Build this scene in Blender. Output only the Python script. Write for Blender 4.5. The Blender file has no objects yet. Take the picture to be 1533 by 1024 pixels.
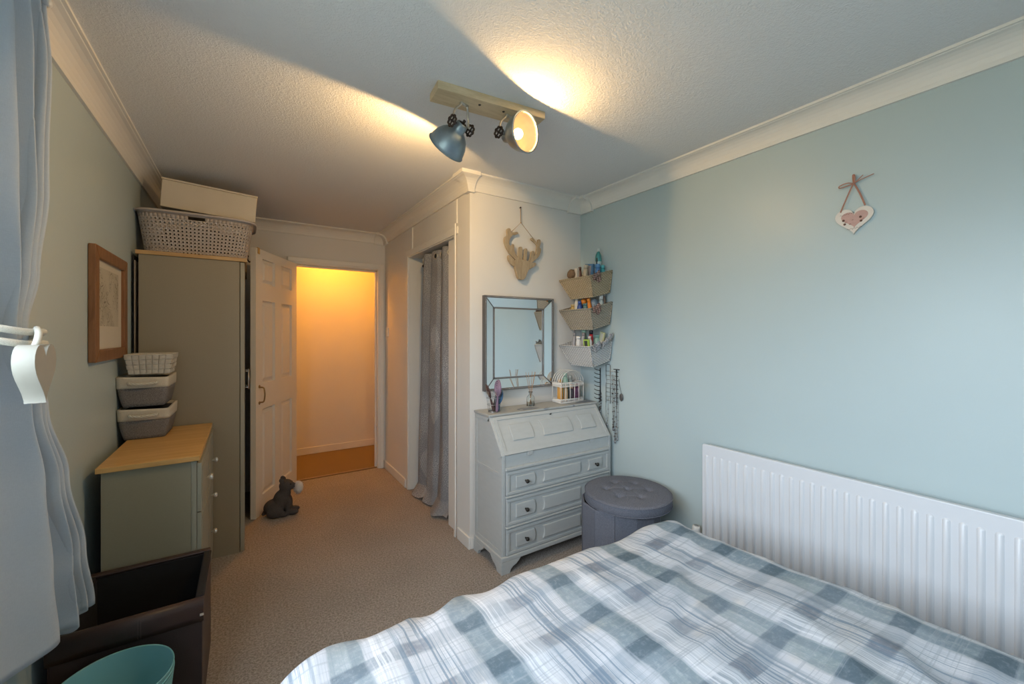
import bpy, bmesh, math, random
from math import sin, cos, pi, radians, sqrt, atan2
from mathutils import Vector, Matrix, noise
random.seed(7)
SC = bpy.context.scene
COL = SC.collection

# ------------------------------------------------------------------ camera
cam_d = bpy.data.cameras.new('camera')
cam_d.sensor_width = 36.0
cam_d.lens = 36.0 * 612.0 / 1533.0
cam_d.shift_y = -13.5 / 1533.0
cam_d.clip_start = 0.02
cam = bpy.data.objects.new('camera', cam_d)
cam.location = (0, 0, 1.34)
cam.rotation_euler = (pi / 2, 0, -radians(33.05))
COL.objects.link(cam)
SC.camera = cam

# ------------------------------------------------------------------ world, daylight, exposure
W = bpy.data.worlds.new('sky')
SC.world = W
W.use_nodes = True
wn = W.node_tree
wn.nodes.clear()
wo = wn.nodes.new('ShaderNodeOutputWorld')
wb = wn.nodes.new('ShaderNodeBackground')
wr = wn.nodes.new('ShaderNodeValToRGB')
ws = wn.nodes.new('ShaderNodeSeparateXYZ')
wc = wn.nodes.new('ShaderNodeTexCoord')
wm = wn.nodes.new('ShaderNodeMapRange')
wm.inputs['From Min'].default_value = -0.12
wm.inputs['From Max'].default_value = 0.12
wn.links.new(wc.outputs['Generated'], ws.inputs[0])
wn.links.new(ws.outputs['Z'], wm.inputs['Value'])
wn.links.new(wm.outputs[0], wr.inputs[0])
wr.color_ramp.elements[0].color = (0.16, 0.19, 0.17, 1)      # ground and gardens below the horizon
wr.color_ramp.elements[1].color = (0.77, 0.885, 1.0, 1)       # overcast blue-white sky
wn.links.new(wr.outputs[0], wb.inputs[0])
wb.inputs[1].default_value = 12.0
wn.links.new(wb.outputs[0], wo.inputs[0])
WIN = dict(y0=-0.75, y1=1.22, z0=0.92, z1=2.08)              # the window in the left wall
pl = bpy.data.lights.new('window_portal', 'AREA')
pl.shape = 'RECTANGLE'
pl.size = WIN['z1'] - WIN['z0']
pl.size_y = WIN['y1'] - WIN['y0']
pl.cycles.is_portal = True
po = bpy.data.objects.new('window_portal', pl)
po.location = (-0.66, (WIN['y0'] + WIN['y1']) / 2, (WIN['z0'] + WIN['z1']) / 2)
po.rotation_euler = (0, -pi / 2, 0)
COL.objects.link(po)
BULB = 9.0        # glow of the warm spot lamp bulbs
SPOT = (20.0, 9.5)        # watts thrown into the room by each spot lamp
HALL = 235.0
SC.view_settings.view_transform = 'Standard'
SC.view_settings.look = 'None'
SC.view_settings.gamma = 1.0
SC.view_settings.use_curve_mapping = False
SC.view_settings.exposure = 0.27

# ------------------------------------------------------------------ geometry helpers
class MB:
    """collects shapes; build() links them as ONE mesh object"""
    def __init__(s):
        s.v = []; s.f = []; s.sm = []; s.uv = None
    def add(s, vs, fs, sm=False, T=None):
        o = len(s.v)
        s.v += [tuple(T @ Vector(p)) if T else tuple(p) for p in vs]
        s.f += [tuple(i + o for i in f) for f in fs]
        s.sm += [sm] * len(fs)
        return s
    def box(s, x0, x1, y0, y1, z0, z1, T=None):
        vs = [(x, y, z) for z in (z0, z1) for y in (y0, y1) for x in (x0, x1)]
        return s.add(vs, [(0, 2, 3, 1), (4, 5, 7, 6), (0, 1, 5, 4), (1, 3, 7, 5), (3, 2, 6, 7), (2, 0, 4, 6)], False, T)
    def frustum(s, a, z0, b, z1, T=None):
        """a, b: (x0,x1,y0,y1) at the bottom and at the top"""
        vs = [(x, y, z0) for y in a[2:] for x in a[:2]] + [(x, y, z1) for y in b[2:] for x in b[:2]]
        return s.add(vs, [(0, 2, 3, 1), (4, 5, 7, 6), (0, 1, 5, 4), (1, 3, 7, 5), (3, 2, 6, 7), (2, 0, 4, 6)], False, T)
    def tube(s, pts, r, n=8, closed=False, T=None):
        P = [Vector(p) for p in pts]
        m = len(P)
        R = r if isinstance(r, (list, tuple)) else [r] * m
        vs = []
        up = None
        for i in range(m):
            a = P[(i - 1) % m] if (closed or i > 0) else P[i]
            b = P[(i + 1) % m] if (closed or i < m - 1) else P[i]
            t = (b - a)
            if t.length < 1e-9: t = Vector((0, 0, 1))
            t.normalize()
            if up is None:
                up = Vector((0, 0, 1)) if abs(t.z) < 0.9 else Vector((1, 0, 0))
            up = up - t * up.dot(t)
            if up.length < 1e-6:
                up = t.orthogonal()
            up.normalize()
            w = t.cross(up)
            vs += [P[i] + (up * cos(2 * pi * k / n) + w * sin(2 * pi * k / n)) * R[i] for k in range(n)]
        fs = []
        for i in range(m if closed else m - 1):
            j = (i + 1) % m
            fs += [(i * n + k, i * n + (k + 1) % n, j * n + (k + 1) % n, j * n + k) for k in range(n)]
        if not closed:
            fs += [tuple(range(n))[::-1], tuple((m - 1) * n + k for k in range(n))]
        return s.add(vs, fs, True, T)
    def lathe(s, prof, n=24, c=(0, 0, 0), T=None, sm=True, sx=1.0, sy=1.0):
        vs = []; fs = []
        for r, z in prof:
            vs += [(c[0] + r * sx * cos(2 * pi * k / n), c[1] + r * sy * sin(2 * pi * k / n), c[2] + z) for k in range(n)]
        for i in range(len(prof) - 1):
            fs += [(i * n + k, i * n + (k + 1) % n, (i + 1) * n + (k + 1) % n, (i + 1) * n + k) for k in range(n)]
        if prof[0][0] > 1e-5: fs.append(tuple(range(n))[::-1])
        if prof[-1][0] > 1e-5: fs.append(tuple((len(prof) - 1) * n + k for k in range(n)))
        return s.add(vs, fs, sm, T)
    def shell(s, prof, n=24, c=(0, 0, 0), T=None, sx=1.0, sy=1.0):
        """lathe without caps"""
        vs = []; fs = []
        for r, z in prof:
            vs += [(c[0] + r * sx * cos(2 * pi * k / n), c[1] + r * sy * sin(2 * pi * k / n), c[2] + z) for k in range(n)]
        for i in range(len(prof) - 1):
            fs += [(i * n + k, i * n + (k + 1) % n, (i + 1) * n + (k + 1) % n, (i + 1) * n + k) for k in range(n)]
        return s.add(vs, fs, True, T)
    def ball(s, c, r, n=14, m=8, T=None):
        rx, ry, rz = r if isinstance(r, (list, tuple)) else (r, r, r)
        vs = [(c[0], c[1], c[2] - rz)]
        for i in range(1, m):
            a = -pi / 2 + pi * i / m
            vs += [(c[0] + rx * cos(a) * cos(2 * pi * k / n), c[1] + ry * cos(a) * sin(2 * pi * k / n), c[2] + rz * sin(a)) for k in range(n)]
        vs.append((c[0], c[1], c[2] + rz))
        fs = [(0, 1 + (k + 1) % n, 1 + k) for k in range(n)]
        for i in range(m - 2):
            fs += [(1 + i * n + k, 1 + i * n + (k + 1) % n, 1 + (i + 1) * n + (k + 1) % n, 1 + (i + 1) * n + k) for k in range(n)]
        L = len(vs) - 1
        fs += [(L, 1 + (m - 2) * n + k, 1 + (m - 2) * n + (k + 1) % n) for k in range(n)]
        return s.add(vs, fs, True, T)
    def prism(s, poly, d0, d1, plane='xz', T=None, sm=False):
        f = {'xz': lambda a, b, d: (a, d, b), 'yz': lambda a, b, d: (d, a, b), 'xy': lambda a, b, d: (a, b, d)}[plane]
        n = len(poly)
        vs = [f(a, b, d0) for a, b in poly] + [f(a, b, d1) for a, b in poly]
        s.add(vs, [tuple(range(n)), tuple(range(n, 2 * n))[::-1]], False, T)
        o = len(s.v) - 2 * n
        s.f += [(o + i, o + i + n, o + (i + 1) % n + n, o + (i + 1) % n) for i in range(n)]
        s.sm += [sm] * n
        return s
    def grid(s, fn, nu, nv, sm=True, T=None):
        vs = [fn(i / nu, j / nv) for j in range(nv + 1) for i in range(nu + 1)]
        fs = [(j * (nu + 1) + i, j * (nu + 1) + i + 1, (j + 1) * (nu + 1) + i + 1, (j + 1) * (nu + 1) + i) for j in range(nv) for i in range(nu)]
        return s.add(vs, fs, sm, T)
    def build(s, name, mat, parent=None, bevel=0, seg=2, solid=0, soff=0, fix=True, uv=None):
        me = bpy.data.meshes.new(name)
        me.from_pydata(s.v, [], s.f)
        for p, q in zip(me.polygons, s.sm): p.use_smooth = q
        if fix:
            bm = bmesh.new(); bm.from_mesh(me)
            bmesh.ops.recalc_face_normals(bm, faces=bm.faces)
            bm.to_mesh(me); bm.free()
        if uv:
            L = me.uv_layers.new(name='UVMap')
            for lp in me.loops: L.data[lp.index].uv = uv[lp.vertex_index]
        me.materials.append(mat)
        return link(name, me, parent, bevel, seg, solid, soff)

def link(name, me, parent=None, bevel=0, seg=2, solid=0, soff=0):
    o = bpy.data.objects.new(name, me)
    COL.objects.link(o)
    if parent: o.parent = parent
    if solid:
        md = o.modifiers.new('solid', 'SOLIDIFY'); md.thickness = solid; md.offset = soff
    if bevel:
        md = o.modifiers.new('bevel', 'BEVEL'); md.width = bevel; md.segments = seg
        md.limit_method = 'ANGLE'; md.angle_limit = radians(35); md.harden_normals = False
    return o

def tag(o, label, cat=None, group=None, kind=None):
    o['label'] = label
    if cat: o['category'] = cat
    if group: o['group'] = group
    if kind: o['kind'] = kind
    return o

def thing(name, label, cat, loc=(0, 0, 0), rot=(0, 0, 0), group=None, kind=None):
    o = bpy.data.objects.new(name, None)
    o.empty_display_size = 0.05
    COL.objects.link(o)
    o.location = loc; o.rotation_euler = rot
    return tag(o, label, cat, group, kind)

def struct(name, mb, mat, label, bevel=0, cat=None, parent=None):
    o = mb.build(name, mat, parent, bevel)
    return tag(o, label, cat or name.split('_')[0], kind='structure')

def copy_part(src, parent, loc=None, rot=None, name=None, scale=None):
    c = src.copy()
    COL.objects.link(c)
    c.parent = parent
    if name: c.name = name
    if loc is not None: c.location = loc
    if rot is not None: c.rotation_euler = rot
    if scale is not None: c.scale = scale
    return c

def aim(loc, axis, up=(0, 0, 1)):
    """matrix taking local +Z to axis"""
    z = Vector(axis).normalized()
    x = Vector(up).cross(z)
    if x.length < 1e-5: x = Vector((1, 0, 0))
    x.normalize()
    y = z.cross(x)
    M = Matrix((x, y, z)).transposed().to_4x4()
    M.translation = Vector(loc)
    return M

def TR(loc=(0, 0, 0), rx=0, ry=0, rz=0):
    return Matrix.Translation(loc) @ Matrix.Rotation(rz, 4, 'Z') @ Matrix.Rotation(ry, 4, 'Y') @ Matrix.Rotation(rx, 4, 'X')

def arc(cx, cy, r, a0, a1, n):
    return [(cx + r * cos(a0 + (a1 - a0) * i / n), cy + r * sin(a0 + (a1 - a0) * i / n)) for i in range(n + 1)]

def rrect(x0, x1, y0, y1, r, n=4):
    return (arc(x1 - r, y0 + r, r, -pi / 2, 0, n) + arc(x1 - r, y1 - r, r, 0, pi / 2, n)
            + arc(x0 + r, y1 - r, r, pi / 2, pi, n) + arc(x0 + r, y0 + r, r, pi, 1.5 * pi, n))

def smoothcurve(pts, k=6, closed=False):
    """Catmull-Rom"""
    P = [Vector(p) for p in pts]; n = len(P); out = []
    for i in range(n if closed else n - 1):
        p0 = P[(i - 1) % n] if closed or i > 0 else P[i]
        p1 = P[i]; p2 = P[(i + 1) % n]
        p3 = P[(i + 2) % n] if closed or i < n - 2 else p2
        for j in range(k):
            t = j / k
            out.append(0.5 * ((2 * p1) + (p2 - p0) * t + (2 * p0 - 5 * p1 + 4 * p2 - p3) * t * t + (3 * p1 - p0 - 3 * p2 + p3) * t ** 3))
    if not closed: out.append(P[-1])
    return out

# ------------------------------------------------------------------ material helpers
class N:
    """a node socket with arithmetic"""
    def __init__(s, nt, sock): s.nt = nt; s.o = sock
    def _m(s, op, b=None, c=None):
        n = s.nt.nodes.new('ShaderNodeMath'); n.operation = op
        s.nt.links.new(s.o, n.inputs[0])
        for i, q in ((1, b), (2, c)):
            if q is None: continue
            if isinstance(q, N): s.nt.links.new(q.o, n.inputs[i])
            else: n.inputs[i].default_value = q
        return N(s.nt, n.outputs[0])
    def __add__(s, b): return s._m('ADD', b)
    def __sub__(s, b): return s._m('SUBTRACT', b)
    def __mul__(s, b): return s._m('MULTIPLY', b)
    def __truediv__(s, b): return s._m('DIVIDE', b)
    def inv(s): return (s * -1.0) + 1.0
    def abs(s): return s._m('ABSOLUTE')
    def sin(s): return s._m('SINE')
    def frac(s): return s._m('FRACT')
    def floor(s): return s._m('FLOOR')
    def gt(s, b): return s._m('GREATER_THAN', b)
    def lt(s, b): return s._m('LESS_THAN', b)
    def max(s, b): return s._m('MAXIMUM', b)
    def min(s, b): return s._m('MINIMUM', b)
    def pow(s, b): return s._m('POWER', b)
    def step(s, a, b):
        n = s.nt.nodes.new('ShaderNodeMapRange'); n.interpolation_type = 'SMOOTHSTEP'
        s.nt.links.new(s.o, n.inputs['Value'])
        n.inputs['From Min'].default_value = a; n.inputs['From Max'].default_value = b
        return N(s.nt, n.outputs[0])

class Mat:
    def __init__(s, name, col=(.8, .8, .8), rough=.6, metal=0.0, spec=.5):
        s.m = bpy.data.materials.new(name); s.m.use_nodes = True
        s.nt = s.m.node_tree
        s.b = s.nt.nodes['Principled BSDF']
        s.b.inputs['Base Color'].default_value = (*col, 1)
        s.b.inputs['Roughness'].default_value = rough
        s.b.inputs['Metallic'].default_value = metal
        s.b.inputs['Specular IOR Level'].default_value = spec
        s.col = col
        s.tc = None
    def coord(s, kind='Object'):
        if s.tc is None: s.tc = s.nt.nodes.new('ShaderNodeTexCoord')
        return s.tc.outputs[kind]
    def xyz(s, kind='Object'):
        n = s.nt.nodes.new('ShaderNodeSeparateXYZ')
        s.nt.links.new(s.coord(kind), n.inputs[0])
        return [N(s.nt, n.outputs[i]) for i in range(3)]
    def vec(s, x, y=None, z=None):
        n = s.nt.nodes.new('ShaderNodeCombineXYZ')
        for i, q in enumerate((x, y, z)):
            if q is None: continue
            if isinstance(q, N): s.nt.links.new(q.o, n.inputs[i])
            else: n.inputs[i].default_value = q
        return n.outputs[0]
    def noise(s, scale, detail=2.0, vec=None, rough=.5, kind='Object', dist=0.0):
        n = s.nt.nodes.new('ShaderNodeTexNoise')
        n.inputs['Scale'].default_value = scale
        n.inputs['Detail'].default_value = detail
        n.inputs['Roughness'].default_value = rough
        n.inputs['Distortion'].default_value = dist
        s.nt.links.new(vec if vec is not None else s.coord(kind), n.inputs['Vector'])
        return N(s.nt, n.outputs['Fac'])
    def voro(s, scale, vec=None, kind='Object', out='Distance'):
        n = s.nt.nodes.new('ShaderNodeTexVoronoi')
        n.inputs['Scale'].default_value = scale
        s.nt.links.new(vec if vec is not None else s.coord(kind), n.inputs['Vector'])
        return N(s.nt, n.outputs[out])
    def mix(s, fac, a, b, mode='MIX'):
        n = s.nt.nodes.new('ShaderNodeMix'); n.data_type = 'RGBA'; n.blend_type = mode
        if isinstance(fac, N): s.nt.links.new(fac.o, n.inputs[0])
        else: n.inputs[0].default_value = fac
        for i, q in ((6, a), (7, b)):
            if isinstance(q, tuple): n.inputs[i].default_value = (*q[:3], 1)
            else: s.nt.links.new(q, n.inputs[i])
        return n.outputs[2]
    def base(s, sock): s.nt.links.new(sock, s.b.inputs['Base Color']); return s
    def bump(s, h, strength=.3, dist=.002):
        n = s.nt.nodes.new('ShaderNodeBump')
        n.inputs['Strength'].default_value = strength
        n.inputs['Distance'].default_value = dist
        s.nt.links.new(h.o, n.inputs['Height'])
        s.nt.links.new(n.outputs[0], s.b.inputs['Normal'])
        return s
    def set(s, **k):
        for a, v in k.items(): s.b.inputs[a.replace('_', ' ')].default_value = v
        return s

def plain(name, col, rough=.5, metal=0.0, var=.08, scale=40., bump=0.0, bd=.001, spec=.5):
    """a paint or plastic with slight unevenness of colour and relief"""
    m = Mat(name, col, rough, metal, spec)
    n = m.noise(scale, 3.0)
    d = tuple(max(c * (1 - var * 1.6), 0) for c in col)
    l = tuple(min(c * (1 + var), 1) for c in col)
    m.base(m.mix(n, d, l))
    if bump: m.bump(n, bump, bd)
    return m.m

def fabric(name, col, scale=700., var=.25, rough=.95, bump=.5):
    m = Mat(name, col, rough, 0, .2)
    x, y, z = m.xyz()
    weave = ((x * scale).sin() * (z * scale).sin() + (y * scale).sin() * (z * scale * 1.0).sin()) * .25 + .5
    n = m.noise(scale * .35, 3.0)
    f = (n * .8 + weave * .2)
    m.base(m.mix(f.step(.25, .75), tuple(c * (1 - var) for c in col), tuple(min(c * (1 + var), 1) for c in col)))
    m.bump(f, bump, .0012)
    return m.m

def wood(name, a, b, axis='x', scale=6., rough=.45, stretch=9.):
    m = Mat(name, a, rough)
    q = m.xyz()
    i = 'xyz'.index(axis)
    q = [c if k == i else c * stretch for k, c in enumerate(q)]
    v = m.vec(*q)
    n = m.noise(scale, 4.0, v, .6, dist=.6)
    f = m.noise(scale * 7, 3.0, v)
    m.base(m.mix((n * .75 + f * .25).step(.32, .68), a, b))
    m.bump(f, .15, .0006)
    return m.m

def wicker(name, col, dark, s=130., rough=.7):
    """small over-and-under cane weave"""
    m = Mat(name, col, rough)
    x, y, z = m.xyz()
    u = (x + y) * s * .40
    w = z * s
    row = w.floor()
    sh = (row * .5).frac() * 2.0
    px = ((u + sh * .5).frac() - .5).abs() * 2.0
    pz = (w.frac() - .5).abs() * 2.0
    h = (px.pow(2.5).inv()) * (pz.pow(2.5).inv())
    n = m.noise(60, 3)
    f = h.step(.10, .62)
    m.base(m.mix(n, m.mix(f, dark, tuple(c * .82 for c in col)), m.mix(f, dark, col)))
    m.bump(h, .9, .004)
    return m.m
# ------------------------------------------------------------------ materials of the room
def wall_paint(name, col, rough=.42):
    m = Mat(name, col, rough, 0, .45)
    x, y, z = m.xyz()
    n = m.noise(3.0, 3.0)
    f = m.noise(1.0, 2.0, m.vec(x * 220, y * 220, z * 60))
    m.base(m.mix(n, tuple(c * .965 for c in col), tuple(min(c * 1.03, 1) for c in col)))
    m.bump(f, .16, .001)
    return m.m
m_blue = wall_paint('wall_paint_duck_egg', (.475, .562, .572), .38)
m_white_wall = wall_paint('wall_paint_white', (.74, .72, .69), .45)
m_trim = plain('white_gloss_trim', (.78, .76, .72), .35, var=.02, scale=8)
m_cornice = plain('cornice_plaster', (.80, .77, .72), .6, var=.02, scale=8)
mm = Mat('ceiling_stipple', (.76, .76, .76), .8)
c1 = mm.noise(85, 2.0, dist=1.2)
mm.bump(c1.step(.35, .7), .35, .004)
m_ceiling = mm.m
mm = Mat('carpet_beige', (.40, .33, .27), 1.0, 0, .1)
fl = mm.noise(330, 2.0); big = mm.noise(2.2, 3.0); mid = mm.noise(110, 3.0)
f = (fl * .55 + mid * .45)
mm.base(mm.mix(big.step(.3, .7), mm.mix(f.step(.36, .64), (.195, .168, .145), (.45, .405, .37)), mm.mix(f.step(.36, .64), (.225, .195, .17), (.50, .45, .41))))
mm.bump(f, .9, .006)
m_carpet = mm.m
mm = Mat('carpet_hall_warm_light', (.2, .13, .08), 1.0, 0, .1)  # same carpet as the bedroom, warm hall light put into its colour
f = mm.noise(170, 3.0)
mm.base(mm.mix(f.step(.35, .65), (.17, .115, .06), (.34, .25, .15))); mm.bump(f, .9, .006)
m_hall_carpet = mm.m

# ------------------------------------------------------------------ room shell
XL, XR, YB, YC, YF, ZC = -.53, 2.085, -1.15, 2.27, 4.12, 2.31     # left, right, back, closet front, far wall, ceiling
XC = 1.165                                                        # closet side wall
O0, O1, OZ = 2.47, 3.42, 1.995                                    # closet opening
D0, D1, DZ = .374, 1.092, 1.958                                   # doorway
YH = 5.02
struct('floor', MB().box(XL - .1, XR + .1, YB - .1, YF + .04, -.1, 0), m_carpet, 'beige flecked carpet covering the bedroom floor')
struct('floor_hall', MB().box(XL - .1, XR + .1, YF + .04, YH + .1, -.1, 0), m_hall_carpet, 'hall floor carpet beyond the doorway, coloured darker brown for the warm light', cat='floor')
struct('ceiling', MB().box(XL - .1, XR + .1, YB - .1, YF + .1, ZC, ZC + .1), m_ceiling, 'white stippled bedroom ceiling')
struct('ceiling_hall', MB().box(XL - .1, XR + .1, YF + .1, YH + .1, ZC, ZC + .1), m_ceiling, 'hall ceiling beyond the doorway', cat='ceiling')
w = MB()
w.box(XL - .12, XL, YB - .1, WIN['y0'], 0, ZC).box(XL - .12, XL, WIN['y1'], YF + .1, 0, ZC)
w.box(XL - .12, XL, WIN['y0'], WIN['y1'], 0, WIN['z0']).box(XL - .12, XL, WIN['y0'], WIN['y1'], WIN['z1'], ZC)
struct('wall_left', w, m_blue, 'duck egg green wall on the left, with the picture and the window')
struct('wall_right', MB().box(XR, XR + .1, YB - .1, YH + .1, 0, ZC), m_blue, 'pale duck egg blue wall behind the radiator')
struct('wall_back', MB().box(XL, XR, YB - .1, YB, 0, ZC), m_blue, 'duck egg wall behind the head of the bed')
w = MB()
w.box(XL, D0 - .02, YF, YF + .09, 0, ZC).box(D1 + .02, XR, YF, YF + .09, 0, ZC).box(D0 - .02, D1 + .02, YF, YF + .09, DZ + .02, ZC)
struct('wall_far', w, m_white_wall, 'white far wall around the open doorway')
w = MB()
w.box(XC, XC + .07, YC, O0, 0, ZC).box(XC, XC + .07, O1, YF, 0, ZC).box(XC, XC + .07, O0, O1, OZ, ZC)
struct('wall_closet_side', w, m_white_wall, 'white side wall of the built-in closet, with the curtained opening', cat='wall')
struct('wall_closet_front', MB().box(XC + .07, XR, YC, YC + .07, 0, ZC), m_white_wall, 'white front wall of the closet, with mirror and stag head', cat='wall')
struct('wall_closet_end', MB().box(XC + .07, XR, O1 + .16, O1 + .2, 0, ZC), m_white_wall, 'white end wall inside the closet behind the grey curtain', cat='wall')
struct('wall_hall', MB().box(XL, XR, YH, YH + .1, 0, ZC), m_white_wall, 'white hall wall glowing orange beyond the doorway', cat='wall')
struct('wall_hall_end', MB().box(XL - .1, XL, YF + .1, YH + .1, 0, ZC), m_white_wall, 'end wall of the hall, left of the doorway', cat='wall')

# cornice: concave cove, mitred
def cove(run, name, label, ext=0.0, off=0.0):
    """run: list of (x, y, dx, dy) stations - wall point and mitre offset direction for unit projection"""
    P_, H_ = .092, .088
    prof = [(0, -H_ - .0), (.012, -H_)]
    prof += [(.012 + (P_ - .024) * (1 - cos(t)), -H_ + (H_ - .012) * sin(t)) for t in [i * pi / 2 / 7 for i in range(8)]]
    prof += [(P_ - .010, -.010), (P_, -.010), (P_, 0), (0, 0)]
    if off: prof = [(0, -H_ - off)] + [(d + off, max(z - off, -H_ - off)) if z < -.001 else (d + off, z) for d, z in prof[:-1]] + [(0, 0)]
    vs = []; n = len(prof); fs = []
    for x, y, dx, dy in run:
        vs += [(x + dx * d, y + dy * d, ZC + z) for d, z in prof]
    for i in range(len(run) - 1):
        fs += [(i * n + k, i * n + k + 1, (i + 1) * n + k + 1, (i + 1) * n + k) for k in range(n - 1)]
    fs += [tuple(range(n)), tuple((len(run) - 1) * n + k for k in range(n))]
    b = MB(); b.add(vs, fs, False)
    return struct(name, b, m_cornice, label, cat='trim')
cove([(XL, YB, 1, 1), (XL, YF, 1, -1)], 'trim_1', 'white coved cornice along the top of the left wall')
cove([(XL, YF, 1, -1), (XC, YF, -1, -1)], 'trim_2', 'white coved cornice above the doorway on the far wall')
cove([(XC, YF, -1, -1), (XC, YC, -1, -1)], 'trim_3', 'white coved cornice along the closet side wall')
cove([(XC, YC, -1, -1), (XR, YC, -1, -1)], 'trim_4', 'white coved cornice above the stag head and mirror')
cove([(XR, YC, -1, -1), (XR, YB, -1, 1)], 'trim_5', 'white coved cornice along the top of the right wall')
cove([(XC, YC + .03, -1, 0), (XC, YC, -1, -1), (XC + .022, YC, 0, -1)], 'trim_6', 'plaster corner cap on the projecting corner of the closet cornice', off=.011)
cove([(XR - .135, YC, 0, -1), (XR, YC, -1, -1), (XR, YC - .135, -1, 0)], 'trim_7', 'plaster corner cap in the cornice corner above the wicker baskets', off=.010)
cove([(XC - .11, YF, 0, -1), (XC, YF, -1, -1), (XC, YF - .12, -1, 0)], 'trim_8', 'plaster corner cap in the cornice corner right of the doorway', off=.010)
# skirting boards
def skirt(name, x0, x1, y0, y1, label, h=.075):
    struct(name, MB().box(x0, x1, y0, y1, 0, h), m_trim, label, bevel=.004, cat='baseboard')
skirt('baseboard_closet_far', XC - .014, XC, O1 + .045, YF, 'white baseboard between closet opening and doorway')
skirt('baseboard_closet_near', XC - .014, XC, YC - .014, O0 - .04, 'short white baseboard on the projecting closet corner')
skirt('baseboard_closet_front', XC, XR, YC - .014, YC, 'white baseboard behind the grey bureau')
skirt('baseboard_right', XR - .014, XR, YB, YC - .014, 'white baseboard below the radiator')
skirt('baseboard_left', XL, XL + .014, YB, YF, 'white baseboard along the left wall behind the sideboard')
skirt('baseboard_far', XL + .014, D0 - .08, YF - .014, YF, 'white baseboard behind the open door')
skirt('baseboard_hall', XL, XR, YH - .014, YH, 'white baseboard along the hall wall')
# doorway lining and architrave
f = MB()
f.box(D0 - .02, D0, YF - .005, YF + .095, 0, DZ + .02).box(D1, D1 + .02, YF - .005, YF + .095, 0, DZ + .02).box(D0, D1, YF - .005, YF + .095, DZ, DZ + .02)
f.box(D0 - .07, D0 - .006, YF - .016, YF - .005, 0, DZ + .062).box(D1 + .006, D1 + .056, YF - .016, YF - .005, 0, DZ + .062).box(D0 - .006, D1 + .006, YF - .016, YF - .005, DZ + .006, DZ + .062)
f.box(D1 + .02, D1 + .054, YF - .024, YF - .016, 0, DZ + .058).box(D0 - .066, D1 + .02, YF - .024, YF - .016, DZ + .02, DZ + .058)
f.box(D1 - .014, D1, YF + .04, YF + .075, 0, DZ).box(D0, D1, YF + .04, YF + .075, DZ - .014, DZ)
struct('trim_9', f, m_trim, 'white door frame and architrave around the doorway', bevel=.003, cat='trim')
struct('trim_10', MB().box(D0, D1, YF + .02, YF + .055, 0, .008), plain('threshold_metal', (.35, .25, .15), .4, .8), 'thin threshold strip between bedroom and hall carpets', cat='trim')
# closet opening architrave, lining and boards
f = MB()
f.box(XC - .008, XC, O1 - .004, O1 + .045, 0, OZ + .045).box(XC - .008, XC, O0 - .035, O1 - .004, OZ - .004, OZ + .045)
f.box(XC, XC + .13, O1 - .014, O1, 0, OZ)
f.box(XC + .0, XC + .13, O0, O1 - .014, OZ - .012, OZ)
struct('trim_11', f, m_trim, 'white architrave and lining around the closet opening', bevel=.002, cat='trim')
struct('trim_12', MB().box(XC - .018, XC - .0085, O0 - .022, O0 - .002, .0, 2.06), m_trim, 'narrow white batten down the near side of the closet opening', bevel=.002, cat='trim')
struct('trim_13', MB().box(XC + .022, XC + .04, O0 + .002, O0 + .17, 0, OZ - .012), m_trim, 'white filler board beside the grey closet curtain', bevel=.002, cat='trim')
struct('trim_14', MB().box(XC - .007, XC, 3.30, 3.322, OZ + .046, ZC - .09), m_trim, 'short white batten above the closet opening', cat='trim')
struct('trim_15', MB().box(XC - .007, XC, 2.447, 2.468, 2.062, ZC - .09), m_trim, 'short white batten above the near closet jamb', cat='trim')

# window in the left wall, hidden behind the curtain
wf = thing('window_1', 'white framed window behind the blue curtain', 'window', (XL - .06, (WIN['y0'] + WIN['y1']) / 2, WIN['z0']), kind='structure')
hy = (WIN['y1'] - WIN['y0']) / 2; hz = WIN['z1'] - WIN['z0']
f = MB()
for a, b, c, d in ((-hy, hy, 0, .06), (-hy, hy, hz - .06, hz), (-hy, -hy + .06, .06, hz - .06), (hy - .06, hy, .06, hz - .06), (-.03, .03, .06, hz - .06)):
    f.box(-.03, .03, a, b, c, d)
f.build('window_frame', m_trim, wf, .004)
mg = bpy.data.materials.new('window_glass'); mg.use_nodes = True
gt = mg.node_tree; gt.nodes.clear()
go = gt.nodes.new('ShaderNodeOutputMaterial'); gm = gt.nodes.new('ShaderNodeMixShader')
ga = gt.nodes.new('ShaderNodeBsdfTransparent'); gb = gt.nodes.new('ShaderNodeBsdfGlossy')
gb.inputs['Roughness'].default_value = .02
gm.inputs[0].default_value = .07
gt.links.new(ga.outputs[0], gm.inputs[1]); gt.links.new(gb.outputs[0], gm.inputs[2]); gt.links.new(gm.outputs[0], go.inputs[0])
for a, b in ((-hy + .06, -.03), (.03, hy - .06)):
    MB().box(-.004, .004, a, b, .06, hz - .06).build('pane', mg, wf)
MB().box(.03, .14, -hy, hy, -.03, 0).build('window_sill', m_trim, wf, .004)

# light switch on closet side wall
sw = thing('light_switch', 'white light switch plate on the wall beside the doorway', 'light switch', (XC, 4.03, 1.35))
MB().box(-.009, 0, -.042, .042, -.042, .042).build('plate', m_trim, sw, .003)
MB().box(-.013, -.009, -.008, .008, -.014, .014).build('rocker', m_trim, sw, .002)

# ------------------------------------------------------------------ the open panelled door
m_door = plain('door_white_gloss', (.80, .76, .69), .32, var=.02, scale=5, bump=.05)
DL, DT, DH = .712, .036, 1.95
th = atan2(-.635, -.319)
dr = thing('door_1', 'white six-panel door standing open into the bedroom', 'door', (D0 + .004, YF - .026, .004), (0, 0, th), kind='structure')
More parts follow.
